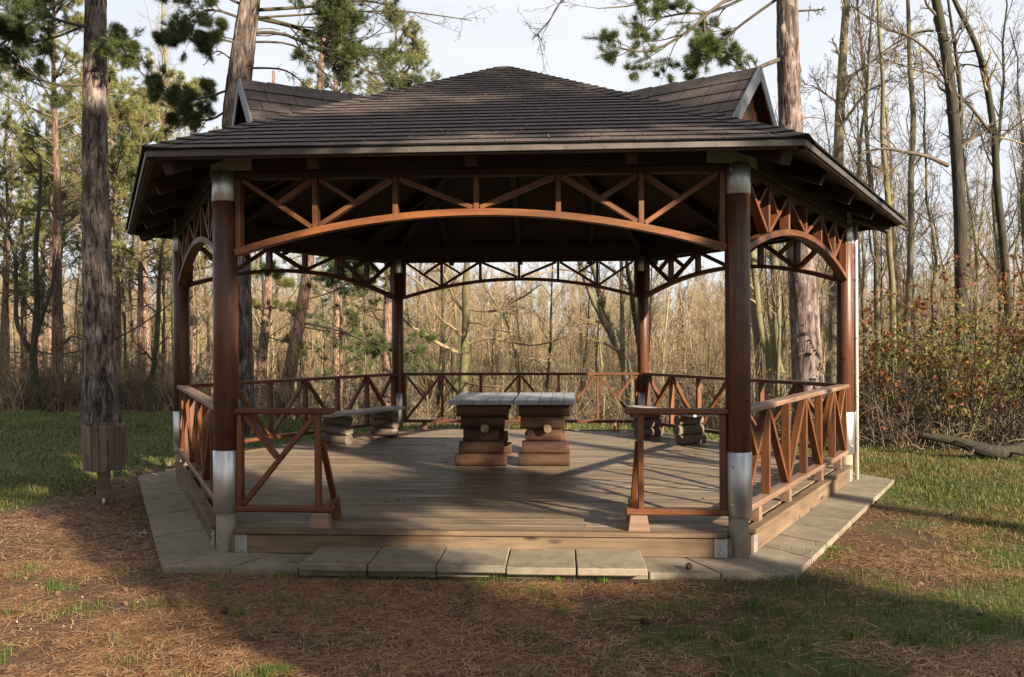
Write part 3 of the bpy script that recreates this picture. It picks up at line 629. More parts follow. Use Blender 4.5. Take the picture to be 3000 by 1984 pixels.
def rough_trunk(g, P, R, sides=40, amp=.03, knots=6):
    """a trunk with furrowed bark relief and a flared foot"""
    V, F = tubes(P[None], R[None], sides); n = len(P); V = V.reshape(n, sides, 3); ax = P[:, None, :]; d = V-ax
    z = np.cumsum(np.r_[0, np.linalg.norm(np.diff(P, axis=0), axis=1)]); th = np.linspace(0, 2*math.pi, sides, endpoint=False)
    h = np.zeros((n, sides))
    for fr, fz, w in ((3, .5, .5), (5, .8, .5), (9, 1.7, .8), (13, 2.6, .8), (17, 3.8, .7)):
        h += w*np.abs(np.sin(fr*th[None]+fz*z[:, None]*2+g.uniform(0, 6)+1.3*np.sin(z[:, None]*g.uniform(.8, 2.2)+g.uniform(0, 6))))
    h = h/2+g.normal(0, .12, h.shape); sc_ = 1+amp*(h-.8)/np.maximum(R[:, None], .05)*.5
    fl = np.exp(-z/.35)[:, None]*(.22+.14*np.sin(5*th[None]+g.uniform(0, 6))+.08*np.sin(3*th[None])); sc_ = sc_+fl
    for _ in range(knots):
        kz, kt = g.uniform(.25, .95)*z[-1], g.uniform(0, 6.28); dt = (th[None]-kt+math.pi) % (2*math.pi)-math.pi
        sc_ = sc_+.28*np.exp(-((z[:, None]-kz)/.09)**2-(dt/.28)**2)
    return (ax+d*sc_[..., None]).reshape(-1, 3), F
def tufts(g, C, A, n, ln, wd, spread=.9):
    """needle tufts: n needles at every centre C round axis A"""
    N = len(C); d = nrm(A[:, None, :]*1.0+g.normal(0, spread, (N, n, 3))); l_ = ln*g.uniform(.6, 1.15, (N, n, 1)); tip = C[:, None]+d*l_
    s = nrm(np.cross(d, g.normal(0, 1, (N, n, 3))))*wd*.5; b = C[:, None]+g.normal(0, ln*.12, (N, n, 3))
    V = np.stack([b-s, b+s, tip], 2).reshape(-1, 3); return V, np.arange(len(V)).reshape(-1, 3)
def pine_foliage(g, limbs, limr, ksub, subf, ktuft, needles, ln, wd, t0=.25, droop=.0):
    sub, subr = spawn(g, limbs, limr, ksub, t0, 1.0, .5, 1.25, subf, 4, .22, .06-droop, .5, .004, tip=.4)
    N = len(sub); idx = np.repeat(np.arange(N), ktuft); t = g.uniform(.25, 1.0, N*ktuft); c, a = at_t(sub[idx], t); c = c+g.normal(0, .05, c.shape)
    a = nrm(a+np.array([0, 0, .35])); e, et = at_t(limbs, np.full(len(limbs), .999)); c = np.concatenate([c, e]); a = np.concatenate([a, et])
    return tubes(sub, subr, 3), tufts(g, c, a, needles, ln, wd)
def spray(g, limbs, limr, ks, lf):
    """needle sprays: twigs that fork twice and carry tufts on their outer halves"""
    s1, r1 = spawn(g, limbs, limr, ks, .3, 1.0, .4, 1.0, lf, 5, .16, .05, .5, .005, tip=.5); s2, r2 = spawn(g, s1, r1, 3, .3, 1.0, .4, .9, .55, 4, .18, .09, .7, .004, tip=.6)
    C, A = [], []
    for S_, n, t0 in ((s1, 2, .6), (s2, 3, .35)):
        idx = np.repeat(np.arange(len(S_)), n); t = t0+(1-t0)*np.tile((np.arange(n)+1)/n, len(S_))*g.uniform(.85, 1, len(idx)); c, a = at_t(S_[idx], t); C.append(c); A.append(a)
    C, A = np.concatenate(C), np.concatenate(A); return cat([tubes(s1, r1, 3), tubes(s2, r2, 3)]), tufts(g, C, nrm(A+np.array([0, 0, .15])), 15, .14, .0072, .62)
def add_tree(name, loc, parts, label, cat_='tree', group=None, rz=0.0, scale=1.0):
    t = empty(name, loc, rz, scale, label, cat_, group)
    for n_, me_ in parts:
        c_ = objl(n_, me_, t)
        if n_ in ('branches', 'stems'): c_['kind'] = 'stuff'
    return t
def copy_tree(parts, name, loc, rz, scale, label, group, tilt=0.0):
    return add_tree(name, loc, parts, label, 'tree', group, rz, scale)

# ---- prototypes shared by the copies
def bare_proto(seed, Ht, r0, kind, matT, matC, dens=1.0):
    g = np.random.default_rng(seed); n = 14; z = np.linspace(0, Ht, n); dr = np.cumsum(g.normal(0, .10, (n, 2)), 0)*np.linspace(0, 1, n)[:, None]*1.2
    P = np.stack([dr[:, 0], dr[:, 1], z], 1); R = r0*(1-.86*np.linspace(0, 1, n)**.9); P[0, 2] = -.4
    tv, tf = tubes(P[None], R[None], 10)
    if kind == 'slender': c = (.30, .98, .35, .8, .23, .10)
    elif kind == 'spread': c = (.22, .95, .6, 1.2, .36, .06)
    else: c = (.1, .98, .5, 1.0, .2, .1)
    k1 = int(21*dens); b1, r1 = spawn(g, P[None], R[None], k1, c[0], c[1], c[2], c[3], c[4], 8, .13, c[5], .5, .012, plen=Ht)
    b2, r2 = spawn(g, b1, r1, int(7*dens), .2, .98, .4, 1.0, .5, 6, .17, .05, .55, .006)
    b3, r3 = spawn(g, b2, r2, int(5*dens), .15, .98, .4, 1.0, .55, 4, .2, .04, .6, .004)
    b4, r4 = spawn(g, b3, r3, 4, .2, .98, .4, 1.0, .6, 3, .22, .03, .7, .003)
    cv = cat([tubes(b1, r1, 5), tubes(b2, r2, 4), tubes(b3, r3, 3), tubes(b4, r4, 3)])
    return [('trunk', mesh('trunk', tv, tf, matT, True)), ('crown', mesh('crown', *cv, matC, True))]
BARE = [bare_proto(21, 13, .085, 'slender', DBARK, TWIG), bare_proto(22, 15, .115, 'slender', DBARK, TWIG), bare_proto(23, 11, .065, 'slender', DBARK, TWIG),
        bare_proto(24, 10, .10, 'spread', DBARK, TWIG), bare_proto(25, 12, .13, 'spread', DBARKD, TWIG), bare_proto(26, 8, .05, 'bushy', DBARK, TWIG)]
def pine_proto(seed, Ht, r0, matN, c0=.38, nl=46, ll=3.3, matT=None):
    g = np.random.default_rng(seed); n = 16; z = np.linspace(0, Ht, n); dr = np.cumsum(g.normal(0, .07, (n, 2)), 0)*np.linspace(0, 1, n)[:, None]
    P = np.stack([dr[:, 0], dr[:, 1], z], 1); R = r0*(1-.85*np.linspace(0, 1, n)); P[0, 2] = -.4
    t = np.sort(c0+(1-c0)*g.random(nl)**.9); pos, tan = at_t(np.repeat(P[None], nl, 0), t); az = g.uniform(0, 6.283, nl); el = g.uniform(-.05, .45, nl)+.5*(t-c0)/(1-c0)
    d = np.stack([np.cos(az)*np.cos(el), np.sin(az)*np.cos(el), np.sin(el)], 1); u = (t-c0)/(1-c0); ln = ll*(1.0-.72*u**1.6)*np.clip(.55+2.2*u, 0, 1)*g.uniform(.65, 1.2, nl)
    b1 = paths(g, pos, d, ln, 7, .12, .03); r1 = (r0*.26*(1-.6*u))[:, None]*np.linspace(1, .25, 7)[None]
    (sv, sf), (nv, nf) = pine_foliage(g, b1, r1, 10, .42, 8, 12, .19, .017)
    dead, dr_ = spawn(g, P[None], R[None], 16, .12, c0+.1, 1.1, 1.6, .10, 5, .12, -.02, .18, .012, plen=Ht)
    dt, dtr = spawn(g, dead, dr_, 5, .3, 1, .5, 1.1, .5, 4, .2, 0, .5, .005)
    return [('trunk', mesh('trunk', *tubes(P[None], R[None], 12), matT or PBARK2, True)), ('branches', mesh('branches', *cat([tubes(b1, r1, 5), (sv, sf), tubes(dead, dr_, 4), tubes(dt, dtr, 3)]), TWIGD, True)), ('crown', mesh('crown', nv, nf, matN))]
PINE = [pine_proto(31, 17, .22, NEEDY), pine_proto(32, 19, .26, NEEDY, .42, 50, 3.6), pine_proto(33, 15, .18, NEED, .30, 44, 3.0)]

def ppath(pts, y):
    """polyline through pixels at depth plane y (one y, or one per point)"""
    ys = y if hasattr(y, '__len__') else [y]*len(pts); return np.array([px(u, v, 1, q) for (u, v), q in zip(pts, ys)])
def rpx(w, y): return w/FPX*(y-CAM[1])/2                       # radius of something w pixels wide at depth y

def hero_pine(name, base_y, trunk, widths, limbs, label, seed, top_extra=5.0, needles=NEED, sub=(12, .55, 0, 0), bare_limbs=(), rel=.03, barkm=PBARK, droop=.02, dead=14):
    g = np.random.default_rng(seed); p = ppath(trunk, base_y); r = [rpx(w, base_y) for w in widths]
    p = np.vstack([p, p[-1]+(p[-1]-p[-2])/np.linalg.norm(p[-1]-p[-2])*top_extra]); r = r+[r[-1]*.55]
    p[0, 2] = float(tz(p[0, 0], p[0, 1]))-.12; n = 150; P, R = smooth_path(p, r, n); base = P[0].copy(); base[2] += .12
    t = empty(name, tuple(base), label=label, cat='tree'); w0 = Matrix.Translation(Vector(base))
    add = lambda nm, V, F, m_, sm=True: obj(nm, mesh(nm, np.asarray(V)-base, F, m_, sm), t, w0)
    add('trunk', *rough_trunk(g, P, R, 44, rel), barkm)
    bp, nb_ = [], []
    for pts, dy, wid in limbs:
        q = ppath(pts, [base_y+dy*i/(len(pts)-1) for i in range(len(pts))]); q[0] = P[np.argmin(np.linalg.norm(P-q[0], axis=1))]
        LP, LR = smooth_path(q, np.linspace(rpx(wid, base_y), .012, len(q)), 12); bp.append((LP, LR))
    if bp:
        LP = np.stack([b[0] for b in bp]); LR = np.stack([b[1] for b in bp]); side_, sr_ = spawn(g, LP, LR, 7, .22, .95, .4, 1.0, .36, 12, .10, .02, .55, .01)
        allp = np.concatenate([LP, side_]); allr = np.concatenate([LR, sr_]); (sv, sf), (nv, nf) = spray(g, allp, allr, sub[0], sub[1])
        nb_ += [tubes(LP, LR, 7), tubes(side_, sr_, 5), (sv, sf)]; add('crown', nv, nf, needles, False)
    for pts, dy, wid in bare_limbs:
        q = ppath(pts, [base_y+dy*i/(len(pts)-1) for i in range(len(pts))]); q[0] = P[np.argmin(np.linalg.norm(P-q[0], axis=1))]
        LP, LR = smooth_path(q, np.linspace(rpx(wid, base_y), .008, len(q)), 12)
        s1, q1 = spawn(g, LP[None], LR[None], 9, .35, 1, .5, 1.1, .32, 6, .22, .0, .6, .006); s2, q2 = spawn(g, s1, q1, 5, .2, 1, .5, 1.1, .5, 5, .25, 0, .6, .004); s3, q3 = spawn(g, s2, q2, 3, .2, 1, .5, 1.1, .5, 4, .25, 0, .7, .003)
        nb_ += [tubes(LP[None], LR[None], 6), tubes(s1, q1, 4), tubes(s2, q2, 3), tubes(s3, q3, 3)]
    if dead:
        k = dead; pos, tan = at_t(np.repeat(P[None], k, 0), g.uniform(.2, .8, k)); d = g.normal(0, 1, (k, 3)); d[:, 2] *= .25; st = paths(g, pos, d, g.uniform(.25, .9, k), 5, .12, 0.0)
        nb_.append(tubes(st, np.full((k, 1), .016)*np.linspace(1, .4, 5)[None], 5))
    tag(add('branches', *cat(nb_), TWIGD), kind='stuff')
    return t
hero_pine('pine_tree', 5.9, [(297, 1262), (292, 1120), (288, 900), (282, 650), (278, 400), (279, 150), (281, -60)], [112, 92, 84, 76, 68, 62, 58],
          [([(240, 85), (130, 45), (40, -10)], -2.0, 12), ([(245, 60), (160, 110), (70, 120), (10, 60)], -1.0, 8), ([(240, -30), (120, -60), (-60, -20)], 0, 12), ([(312, 70), (345, 120), (365, 150)], -.6, 6),
           ([(240, -60), (100, 60), (-40, 170), (-60, 260)], -1.5, 10), ([(244, 250), (150, 245), (40, 185), (-80, 150)], -1.2, 10)],
          'big pine with thick furrowed trunk at left, just behind the litter bin', 51, bare_limbs=[([(318, 1010), (400, 960), (500, 890), (560, 840)], .6, 7), ([(250, 1020), (215, 985), (190, 1005), (172, 1030)], .4, 6)])
hero_pine('pine_tree', 4.9, [(705, 1285), (698, 1150), (694, 900), (690, 600), (690, 350), (712, 150), (733, 0), (745, -60)], [112, 92, 84, 80, 74, 66, 56, 52],
          [([(715, 60), (630, 30), (560, 50), (500, 110)], -.8, 9), ([(700, 130), (620, 110), (560, 115)], -1.0, 7), ([(700, 250), (620, 280), (540, 290), (450, 230)], -.5, 8), ([(690, 300), (620, 350), (540, 340), (500, 300)], .5, 8),
           ([(745, 45), (850, 75), (960, 110), (1070, 140), (1200, 240)], 1.0, 16), ([(750, 30), (900, 20), (1040, 0), (1160, 20)], .6, 12), ([(745, 95), (830, 100), (940, 150), (1100, 215), (1210, 235)], .4, 12), ([(740, -40), (860, -50), (1000, -40), (1120, -20)], 0, 12),
           ([(700, 20), (600, -30), (500, -20)], .4, 10)],
          'tall pine leaning behind the left side of the roof, dark bough over the shingles', 52,
          bare_limbs=[([(760, 60), (950, 40), (1150, 32), (1280, 45), (1380, 60)], .8, 7), ([(735, 205), (830, 205), (900, 255)], -.5, 8), ([(735, 130), (850, 130), (930, 190), (980, 260)], .3, 8), ([(700, 200), (640, 150), (600, 190)], 0, 6)])
hero_pine('pine_tree', 4.4, [(2374, 1300), (2366, 1100), (2349, 800), (2330, 560), (2315, 350), (2308, 120), (2305, -60)], [100, 84, 76, 68, 62, 60, 56],
          [([(2290, -40), (2130, 0), (2005, 100), (1900, 150), (1810, 140)], -1.0, 13), ([(2290, -60), (2100, 30), (2000, 40), (1900, 60)], -.4, 10), ([(2280, 170), (2230, 195), (2190, 212), (2120, 150), (2040, 150)], -.8, 14), ([(2285, -20), (2150, 90), (2080, 170), (2000, 210)], .5, 9)],
          'grey-barked pine rising behind the right side of the roof', 53, sub=(7, .36, 0, 0),
          bare_limbs=[([(2330, 30), (2380, 30), (2420, 28)], 0, 8), ([(2290, -60), (1980, -20), (1860, 15), (1750, 25)], -.6, 8), ([(2290, -70), (1800, -60), (1660, -10), (1610, 60), (1560, 115)], -1.2, 8)], dead=8)
hero_pine('pine_tree', 10.5, [(812, 1262), (845, 1110), (870, 980), (890, 870), (905, 760), (912, 650), (925, 450)], [46, 40, 36, 33, 30, 27, 24],
          [([(885, 945), (960, 960), (1040, 985), (1110, 1020), (1190, 1050)], -.5, 9), ([(893, 880), (960, 860), (1030, 830), (1100, 850)], .5, 6), ([(895, 820), (980, 790), (1060, 780)], -.6, 6), ([(900, 800), (830, 790), (770, 800)], .8, 6), ([(1060, 990), (1150, 1010), (1250, 1055)], -.8, 5), ([(905, 700), (1000, 720), (1090, 800)], 0, 6)],
          'slim pine leaning to the right, seen through the left of the pavilion', 54, top_extra=3, sub=(7, .42, 0, 0), barkm=PBARK2, needles=NEED, rel=.018)
hero_pine('pine_tree', 14, [(752, 1240), (766, 1080), (778, 950), (785, 860), (790, 700), (795, 500)], [30, 27, 25, 22, 19, 15],
          [([(780, 910), (740, 900), (700, 905)], -.5, 5), ([(782, 900), (830, 905), (870, 920)], .5, 5), ([(785, 850), (820, 830), (850, 830)], 0, 5), ([(776, 985), (830, 1000), (880, 1020)], .3, 5), ([(788, 800), (740, 790), (700, 800)], 0, 5)],
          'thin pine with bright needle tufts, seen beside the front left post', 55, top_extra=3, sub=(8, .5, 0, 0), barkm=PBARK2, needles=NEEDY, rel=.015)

def hero_bare(name, y, stems, limbs, label, seed, matT=DBARK, matC=TWIG, k=(10, 6, 5, 3), t0=.3, cat_='tree', lf=.22, dens_len=5.0):
    """stems and limbs: (pixel path, widths, dy)"""
    g = np.random.default_rng(seed); SP = []
    for pts, wd, dy in stems+limbs:
        q = ppath(pts, [y+dy*i/(len(pts)-1) for i in range(len(pts))]); SP.append(smooth_path(q, np.interp(np.linspace(0, 1, len(pts)), np.linspace(0, 1, len(wd)), [rpx(w, y) for w in wd]), 22))
    b = SP[0][0][0].copy(); zz = float(tz(b[0], b[1])); foot = b.copy(); foot[2] = min(zz, b[2])-.15
    SP[0] = smooth_path(np.vstack([foot, SP[0][0]]), np.r_[SP[0][1][0]*1.25, SP[0][1]], 26)
    base = foot+np.array([0, 0, .15]); t = empty(name, tuple(base), label=label, cat=cat_); w0 = Matrix.Translation(Vector(base))
    tr = [rough_trunk(g, *SP[0], 20, .006, 2)]+[tubes(P[None], R[None], 10) for P, R in SP[1:len(stems)]]
    v, f = cat(tr); obj('trunk', mesh('trunk', v-base, f, matT, True), t, w0)
    LP = np.stack([q[0][-22:] for q in SP]); LR = np.stack([q[1][-22:] for q in SP]); nl = len(stems)
    br = [tubes(LP[nl:], LR[nl:], 6)] if limbs else []
    b1, r1 = spawn(g, LP, LR, k[0], t0, .99, .4, 1.1, lf, 8, .16, .05, .5, .010, plen=dens_len)
    b2, r2 = spawn(g, b1, r1, k[1], .2, .98, .4, 1.0, .5, 6, .2, .04, .55, .006); b3, r3 = spawn(g, b2, r2, k[2], .15, .98, .4, 1.0, .55, 4, .22, .03, .6, .004); b4, r4 = spawn(g, b3, r3, k[3], .2, .98, .4, 1.0, .6, 3, .22, .02, .7, .003)
    v, f = cat(br+[tubes(b1, r1, 5), tubes(b2, r2, 4), tubes(b3, r3, 3), tubes(b4, r4, 3)]); obj('crown', mesh('crown', v-base, f, matC, True), t, w0)
    return t
hero_bare('oak_tree', 15, [([(1355, 1200), (1361, 1050), (1365, 930), (1364, 830), (1374, 720), (1386, 600), (1400, 450)], [29, 26, 22, 19, 15, 10, 5], 0)],
          [([(1352, 1038), (1287, 1008), (1240, 975), (1201, 954), (1150, 900)], [13, 9, 4], -2), ([(1354, 985), (1320, 955), (1287, 929), (1241, 843), (1187, 800)], [10, 7, 3], -1.5), ([(1362, 915), (1333, 879), (1308, 818), (1278, 780), (1240, 720)], [10, 7, 3], 1), ([(1366, 905), (1444, 912), (1500, 885), (1540, 866), (1585, 832)], [9, 7, 3], -1),
           ([(1366, 945), (1410, 950), (1444, 965), (1500, 975)], [7, 5, 3], -2), ([(1366, 1010), (1430, 992), (1501, 1004), (1580, 1010), (1690, 975)], [9, 7, 3], -1.2), ([(1362, 1120), (1400, 1130), (1450, 1135)], [6, 4, 2], -2)],
          'spreading bare oak with crooked limbs, seen through the middle of the pavilion', 61, k=(7, 6, 5, 3))
hero_bare('bare_tree', 17, [([(1516, 1230), (1518, 1085), (1502, 997), (1480, 933), (1444, 876), (1420, 835), (1400, 760)], [12, 11, 10, 9, 8, 5, 3], 0)], [([(1518, 1060), (1560, 1050), (1600, 1060)], [4, 3, 2], 0)], 'thin bare tree with bent trunk, right of the oak, above the tables', 62, k=(8, 5, 4, 3))
hero_bare('bare_tree', 12, [([(1858, 1330), (1850, 1180), (1835, 1090), (1819, 1030), (1780, 961), (1737, 876), (1698, 769), (1670, 650)], [38, 33, 30, 26, 19, 17, 14, 9], 0), ([(1819, 1035), (1809, 990), (1766, 894), (1745, 810), (1730, 761), (1715, 640)], [22, 18, 16, 14, 10], .6)],
          [([(1770, 950), (1740, 940), (1700, 945)], [7, 5, 3], 0), ([(1712, 800), (1640, 790), (1560, 805), (1500, 790)], [7, 5, 2], -.8)], 'forked bare tree leaning left, seen beside the back right post', 63, k=(8, 6, 5, 3))
hero_bare('bare_tree', 16, [([(1830, 1200), (1826, 1050), (1822, 900), (1820, 760), (1815, 600)], [15, 14, 12, 10, 6], 0)], [], 'straight slim bare tree just behind the forked tree', 64, k=(12, 5, 4, 3))
hero_bare('bare_tree', 13, [([(1900, 1260), (1880, 1060), (1860, 920), (1848, 840), (1836, 760), (1830, 560)], [21, 19, 17, 14, 11, 7], 0)], [], 'dark bare tree partly hidden by the back right post', 65, DBARKD, k=(12, 6, 4, 3))
hero_bare('bare_tree', 10, [([(2290, 1260), (2284, 1106), (2268, 1020), (2276, 930), (2272, 820), (2267, 715), (2262, 560)], [34, 29, 27, 26, 25, 24, 16], 0)], [], 'mossy straight bare trunk left of the grey pine, seen through the right opening', 66, k=(8, 6, 5, 3), t0=.5)
hero_bare('bare_tree', 8.5, [([(2262, 1270), (2253, 1159), (2249, 1044), (2226, 945), (2213, 815), (2200, 700), (2190, 500)], [28, 25, 24, 22, 19, 16, 10], 0), ([(2225, 1260), (2222, 1044), (2207, 891), (2195, 760), (2180, 600)], [22, 20, 18, 15, 9], .8)], [], 'pair of mossy leaning trunks beside the front right post', 67, k=(8, 6, 4, 3), t0=.5)
hero_bare('bare_tree', 5.5, [([(2822, 1330), (2818, 1100), (2815, 840), (2812, 620), (2800, 420), (2778, 200), (2742, 0), (2725, -90)], [34, 32, 32, 33, 31, 28, 24, 20], 0), ([(2808, 470), (2816, 330), (2806, 200), (2790, 90), (2772, -40)], [14, 12, 10, 8, 6], .4)],
          [([(2778, 486), (2720, 460), (2660, 447), (2580, 436), (2510, 460), (2450, 500)], [12, 9, 3], -.5), ([(2776, 255), (2730, 215), (2680, 205), (2600, 175)], [7, 5, 2], 0), ([(2755, 195), (2720, 150), (2660, 105), (2590, 80), (2505, 25)], [9, 7, 3], -.6), ([(2735, 90), (2690, 95), (2620, 130), (2540, 190), (2470, 240)], [8, 6, 3], .5), ([(2788, 265), (2840, 310), (2880, 360), (2905, 390)], [9, 9, 8], 0)],
          'dark tall bare tree with long arching limbs, right of the pavilion', 68, DBARKD, TWIGD, k=(9, 6, 5, 3), t0=.35)
hero_bare('bare_tree', 6.2, [([(2975, 1330), (2965, 1050), (2950, 850), (2938, 700), (2922, 560), (2915, 430), (2904, 330), (2884, 215), (2855, 120), (2795, 0), (2770, -80)], [26, 24, 22, 21, 19, 19, 17, 16, 14, 12, 9], 0)], [([(2908, 400), (2960, 410), (3020, 430)], [8, 5, 3], 0), ([(2880, 200), (2820, 190), (2740, 230)], [6, 4, 2], .5)], 'crooked bare tree near the right edge of the wood', 69, DBARKD, TWIG, k=(9, 6, 5, 3), t0=.4)
hero_bare('bare_tree', 12.5, [([(2440, 1250), (2446, 900), (2452, 640), (2455, 480), (2462, 300), (2470, 150), (2480, 0), (2486, -120)], [34, 32, 30, 28, 26, 23, 19, 16], 0)], [([(2462, 370), (2500, 320), (2540, 270), (2600, 240)], [10, 7, 3], 0), ([(2455, 300), (2410, 270), (2380, 250)], [7, 5, 3], 0), ([(2470, 240), (2540, 190), (2640, 130), (2720, 90)], [9, 6, 3], 1)], 'pale sunlit bare tree rising above the right eave', 70, k=(11, 6, 5, 4), t0=.3)
hero_bare('bare_tree', 9, [([(2642, 1320), (2650, 1100), (2660, 900), (2670, 700), (2668, 530), (2676, 350), (2666, 200), (2660, 0), (2655, -100)], [22, 20, 18, 17, 16, 15, 13, 10, 7], 0)], [], 'olive-lit straight bare tree between pavilion and dark tall tree', 71, k=(12, 6, 5, 4), t0=.25)
hero_bare('bare_tree', 8.2, [([(2622, 1320), (2616, 960), (2613, 820), (2605, 730), (2600, 560), (2585, 400), (2587, 250), (2575, 80), (2570, -80)], [18, 17, 16, 16, 15, 13, 11, 9, 6], 0)], [([(2612, 960), (2590, 1020), (2580, 1100)], [8, 9, 9], .2)], 'mossy slim bare tree close to the right corner of the eave', 72, k=(12, 6, 5, 4), t0=.25)
hero_bare('bare_tree', 10.5, [([(108, 1222), (103, 1120), (98, 1040), (108, 900), (105, 740), (116, 590), (120, 480)], [27, 24, 20, 16, 14, 10, 6], 0), ([(96, 1042), (66, 985), (48, 930), (44, 750), (12, 660), (-20, 560)], [15, 13, 12, 9, 5], -.5), ([(103, 1000), (125, 930), (142, 880), (162, 790), (175, 700)], [11, 9, 8, 4], .5)], [], 'dark forked bare tree at the far left edge of the lawn', 73, DBARKD, TWIGD, k=(9, 5, 4, 3))
hero_bare('bare_tree', 10.2, [([(440, 1222), (437, 1140), (452, 1060), (462, 930), (468, 800), (478, 700)], [19, 16, 14, 12, 10, 6], 0)], [([(455, 1040), (475, 1000), (500, 990), (530, 1000)], [6, 4, 2], 0)], 'dark crooked bare tree left of the pavilion at the lawn edge', 74, DBARKD, TWIGD, k=(10, 5, 4, 3))

# ---- the wood round the clearing: copies, each a tree of its own
rt = random.Random(77)
def stand(parts, name, u, y, scale, label, group, rz=None):
    p = px(u, 1000, 1, y); z = float(tz(p[0], y)); return add_tree(name, (p[0], y, z), parts, label, 'tree', group, rt.uniform(0, 6.28) if rz is None else rz, scale)
# pines at left and behind the roof
def stand_top(parts, Ht, u, y, vtop, label, group):
    p = px(u, 1000, 1, y); z = float(tz(p[0], y)); return stand(parts, 'pine_tree', u, y, (px(u, vtop, 1, y)[2]-z)/Ht, label, group)
for u, y, k, vt, lab in ((168, 11.5, 1, -90, 'orange-barked pine left of the big pine, at the lawn edge'), (18, 15, 0, 380, 'pine at the left border of the picture'), (148, 17, 2, 430, 'pale-trunked pine close behind the orange-barked pine'),
                         (345, 16, 0, 165, 'sunlit pine just right of the big furrowed trunk'), (412, 14, 1, 330, 'pine standing left of the roof eave'), (432, 19, 0, 200, 'pine farther back, left of the roof eave'), (565, 21, 1, 250, 'yellow-green pine behind the left part of the roof'),
                         (262, 24, 0, 200, 'distant sunlit pine behind the big furrowed trunk'), (1130, 19, 0, 65, 'sunlit pine whose crown shows above the roof, left of the peak'), (990, 23, 1, 30, 'sunlit pine behind the dark bough above the roof'),
                         (1000, 15, 2, 640, 'small pine seen under the left side of the roof'), (70, 27, 1, 400, 'distant sunlit pine at far left'), (305, 21, 0, 190, 'yellow-green pine crown between the big trunk and the roof'), (475, 24, 1, 235, 'sunlit pine deep in the wood beside the left eave'), (115, 23, 0, 350, 'sunlit pine behind the dark forked tree at far left')):
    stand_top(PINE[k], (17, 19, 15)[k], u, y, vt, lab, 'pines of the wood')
zones = (('left of the pavilion', -150, 640, 15, 42, 30, (0, 1, 2, 2, 5)), ('seen between the pavilion posts', 640, 2250, 17, 46, 80, (0, 1, 2, 3, 4, 5)), ('right of the pavilion', 2250, 3300, 8, 40, 74, (0, 1, 2, 0, 1, 5)))
WOOD = {}
for lab, u0, u1, y0, y1, n, ks in zones:
    for i in range(n):
        q = (i+rt.random())/n; y = y0+(y1-y0)*q**1.25; u = rt.uniform(u0, u1); k = rt.choice(ks); sc_ = rt.uniform(.7, 1.15)
        if 640 < u < 2250: sc_ *= .85
        if u > 2250 and y < 11: sc_ *= .62; k = rt.choice((0, 1, 2))
        if abs(u-1360) < 60 and y < 22: continue
        look = ('tall slim', 'tall upright', 'thin', 'wide-crowned', 'dark wide-crowned', 'young bushy')[k]; dep = 'nearby' if y < 22 else 'distant'
        WOOD.setdefault((look, dep, lab), []).append((u, k, y, sc_))
def nth(i): return '%d%s' % (i, 'th' if 10 < i % 100 < 14 else {1: 'st', 2: 'nd', 3: 'rd'}.get(i % 10, 'th'))
for (look, dep, lab), ts in WOOD.items():
    for i, (u, k, y, sc_) in enumerate(sorted(ts)):
        lb = look+' '+dep+' bare tree '+lab; stand(BARE[k], 'bare_tree', u, y, sc_, lb+(', %s of its kind from left' % nth(i+1) if len(ts) > 1 else ''), look+' '+dep+' bare trees '+lab)
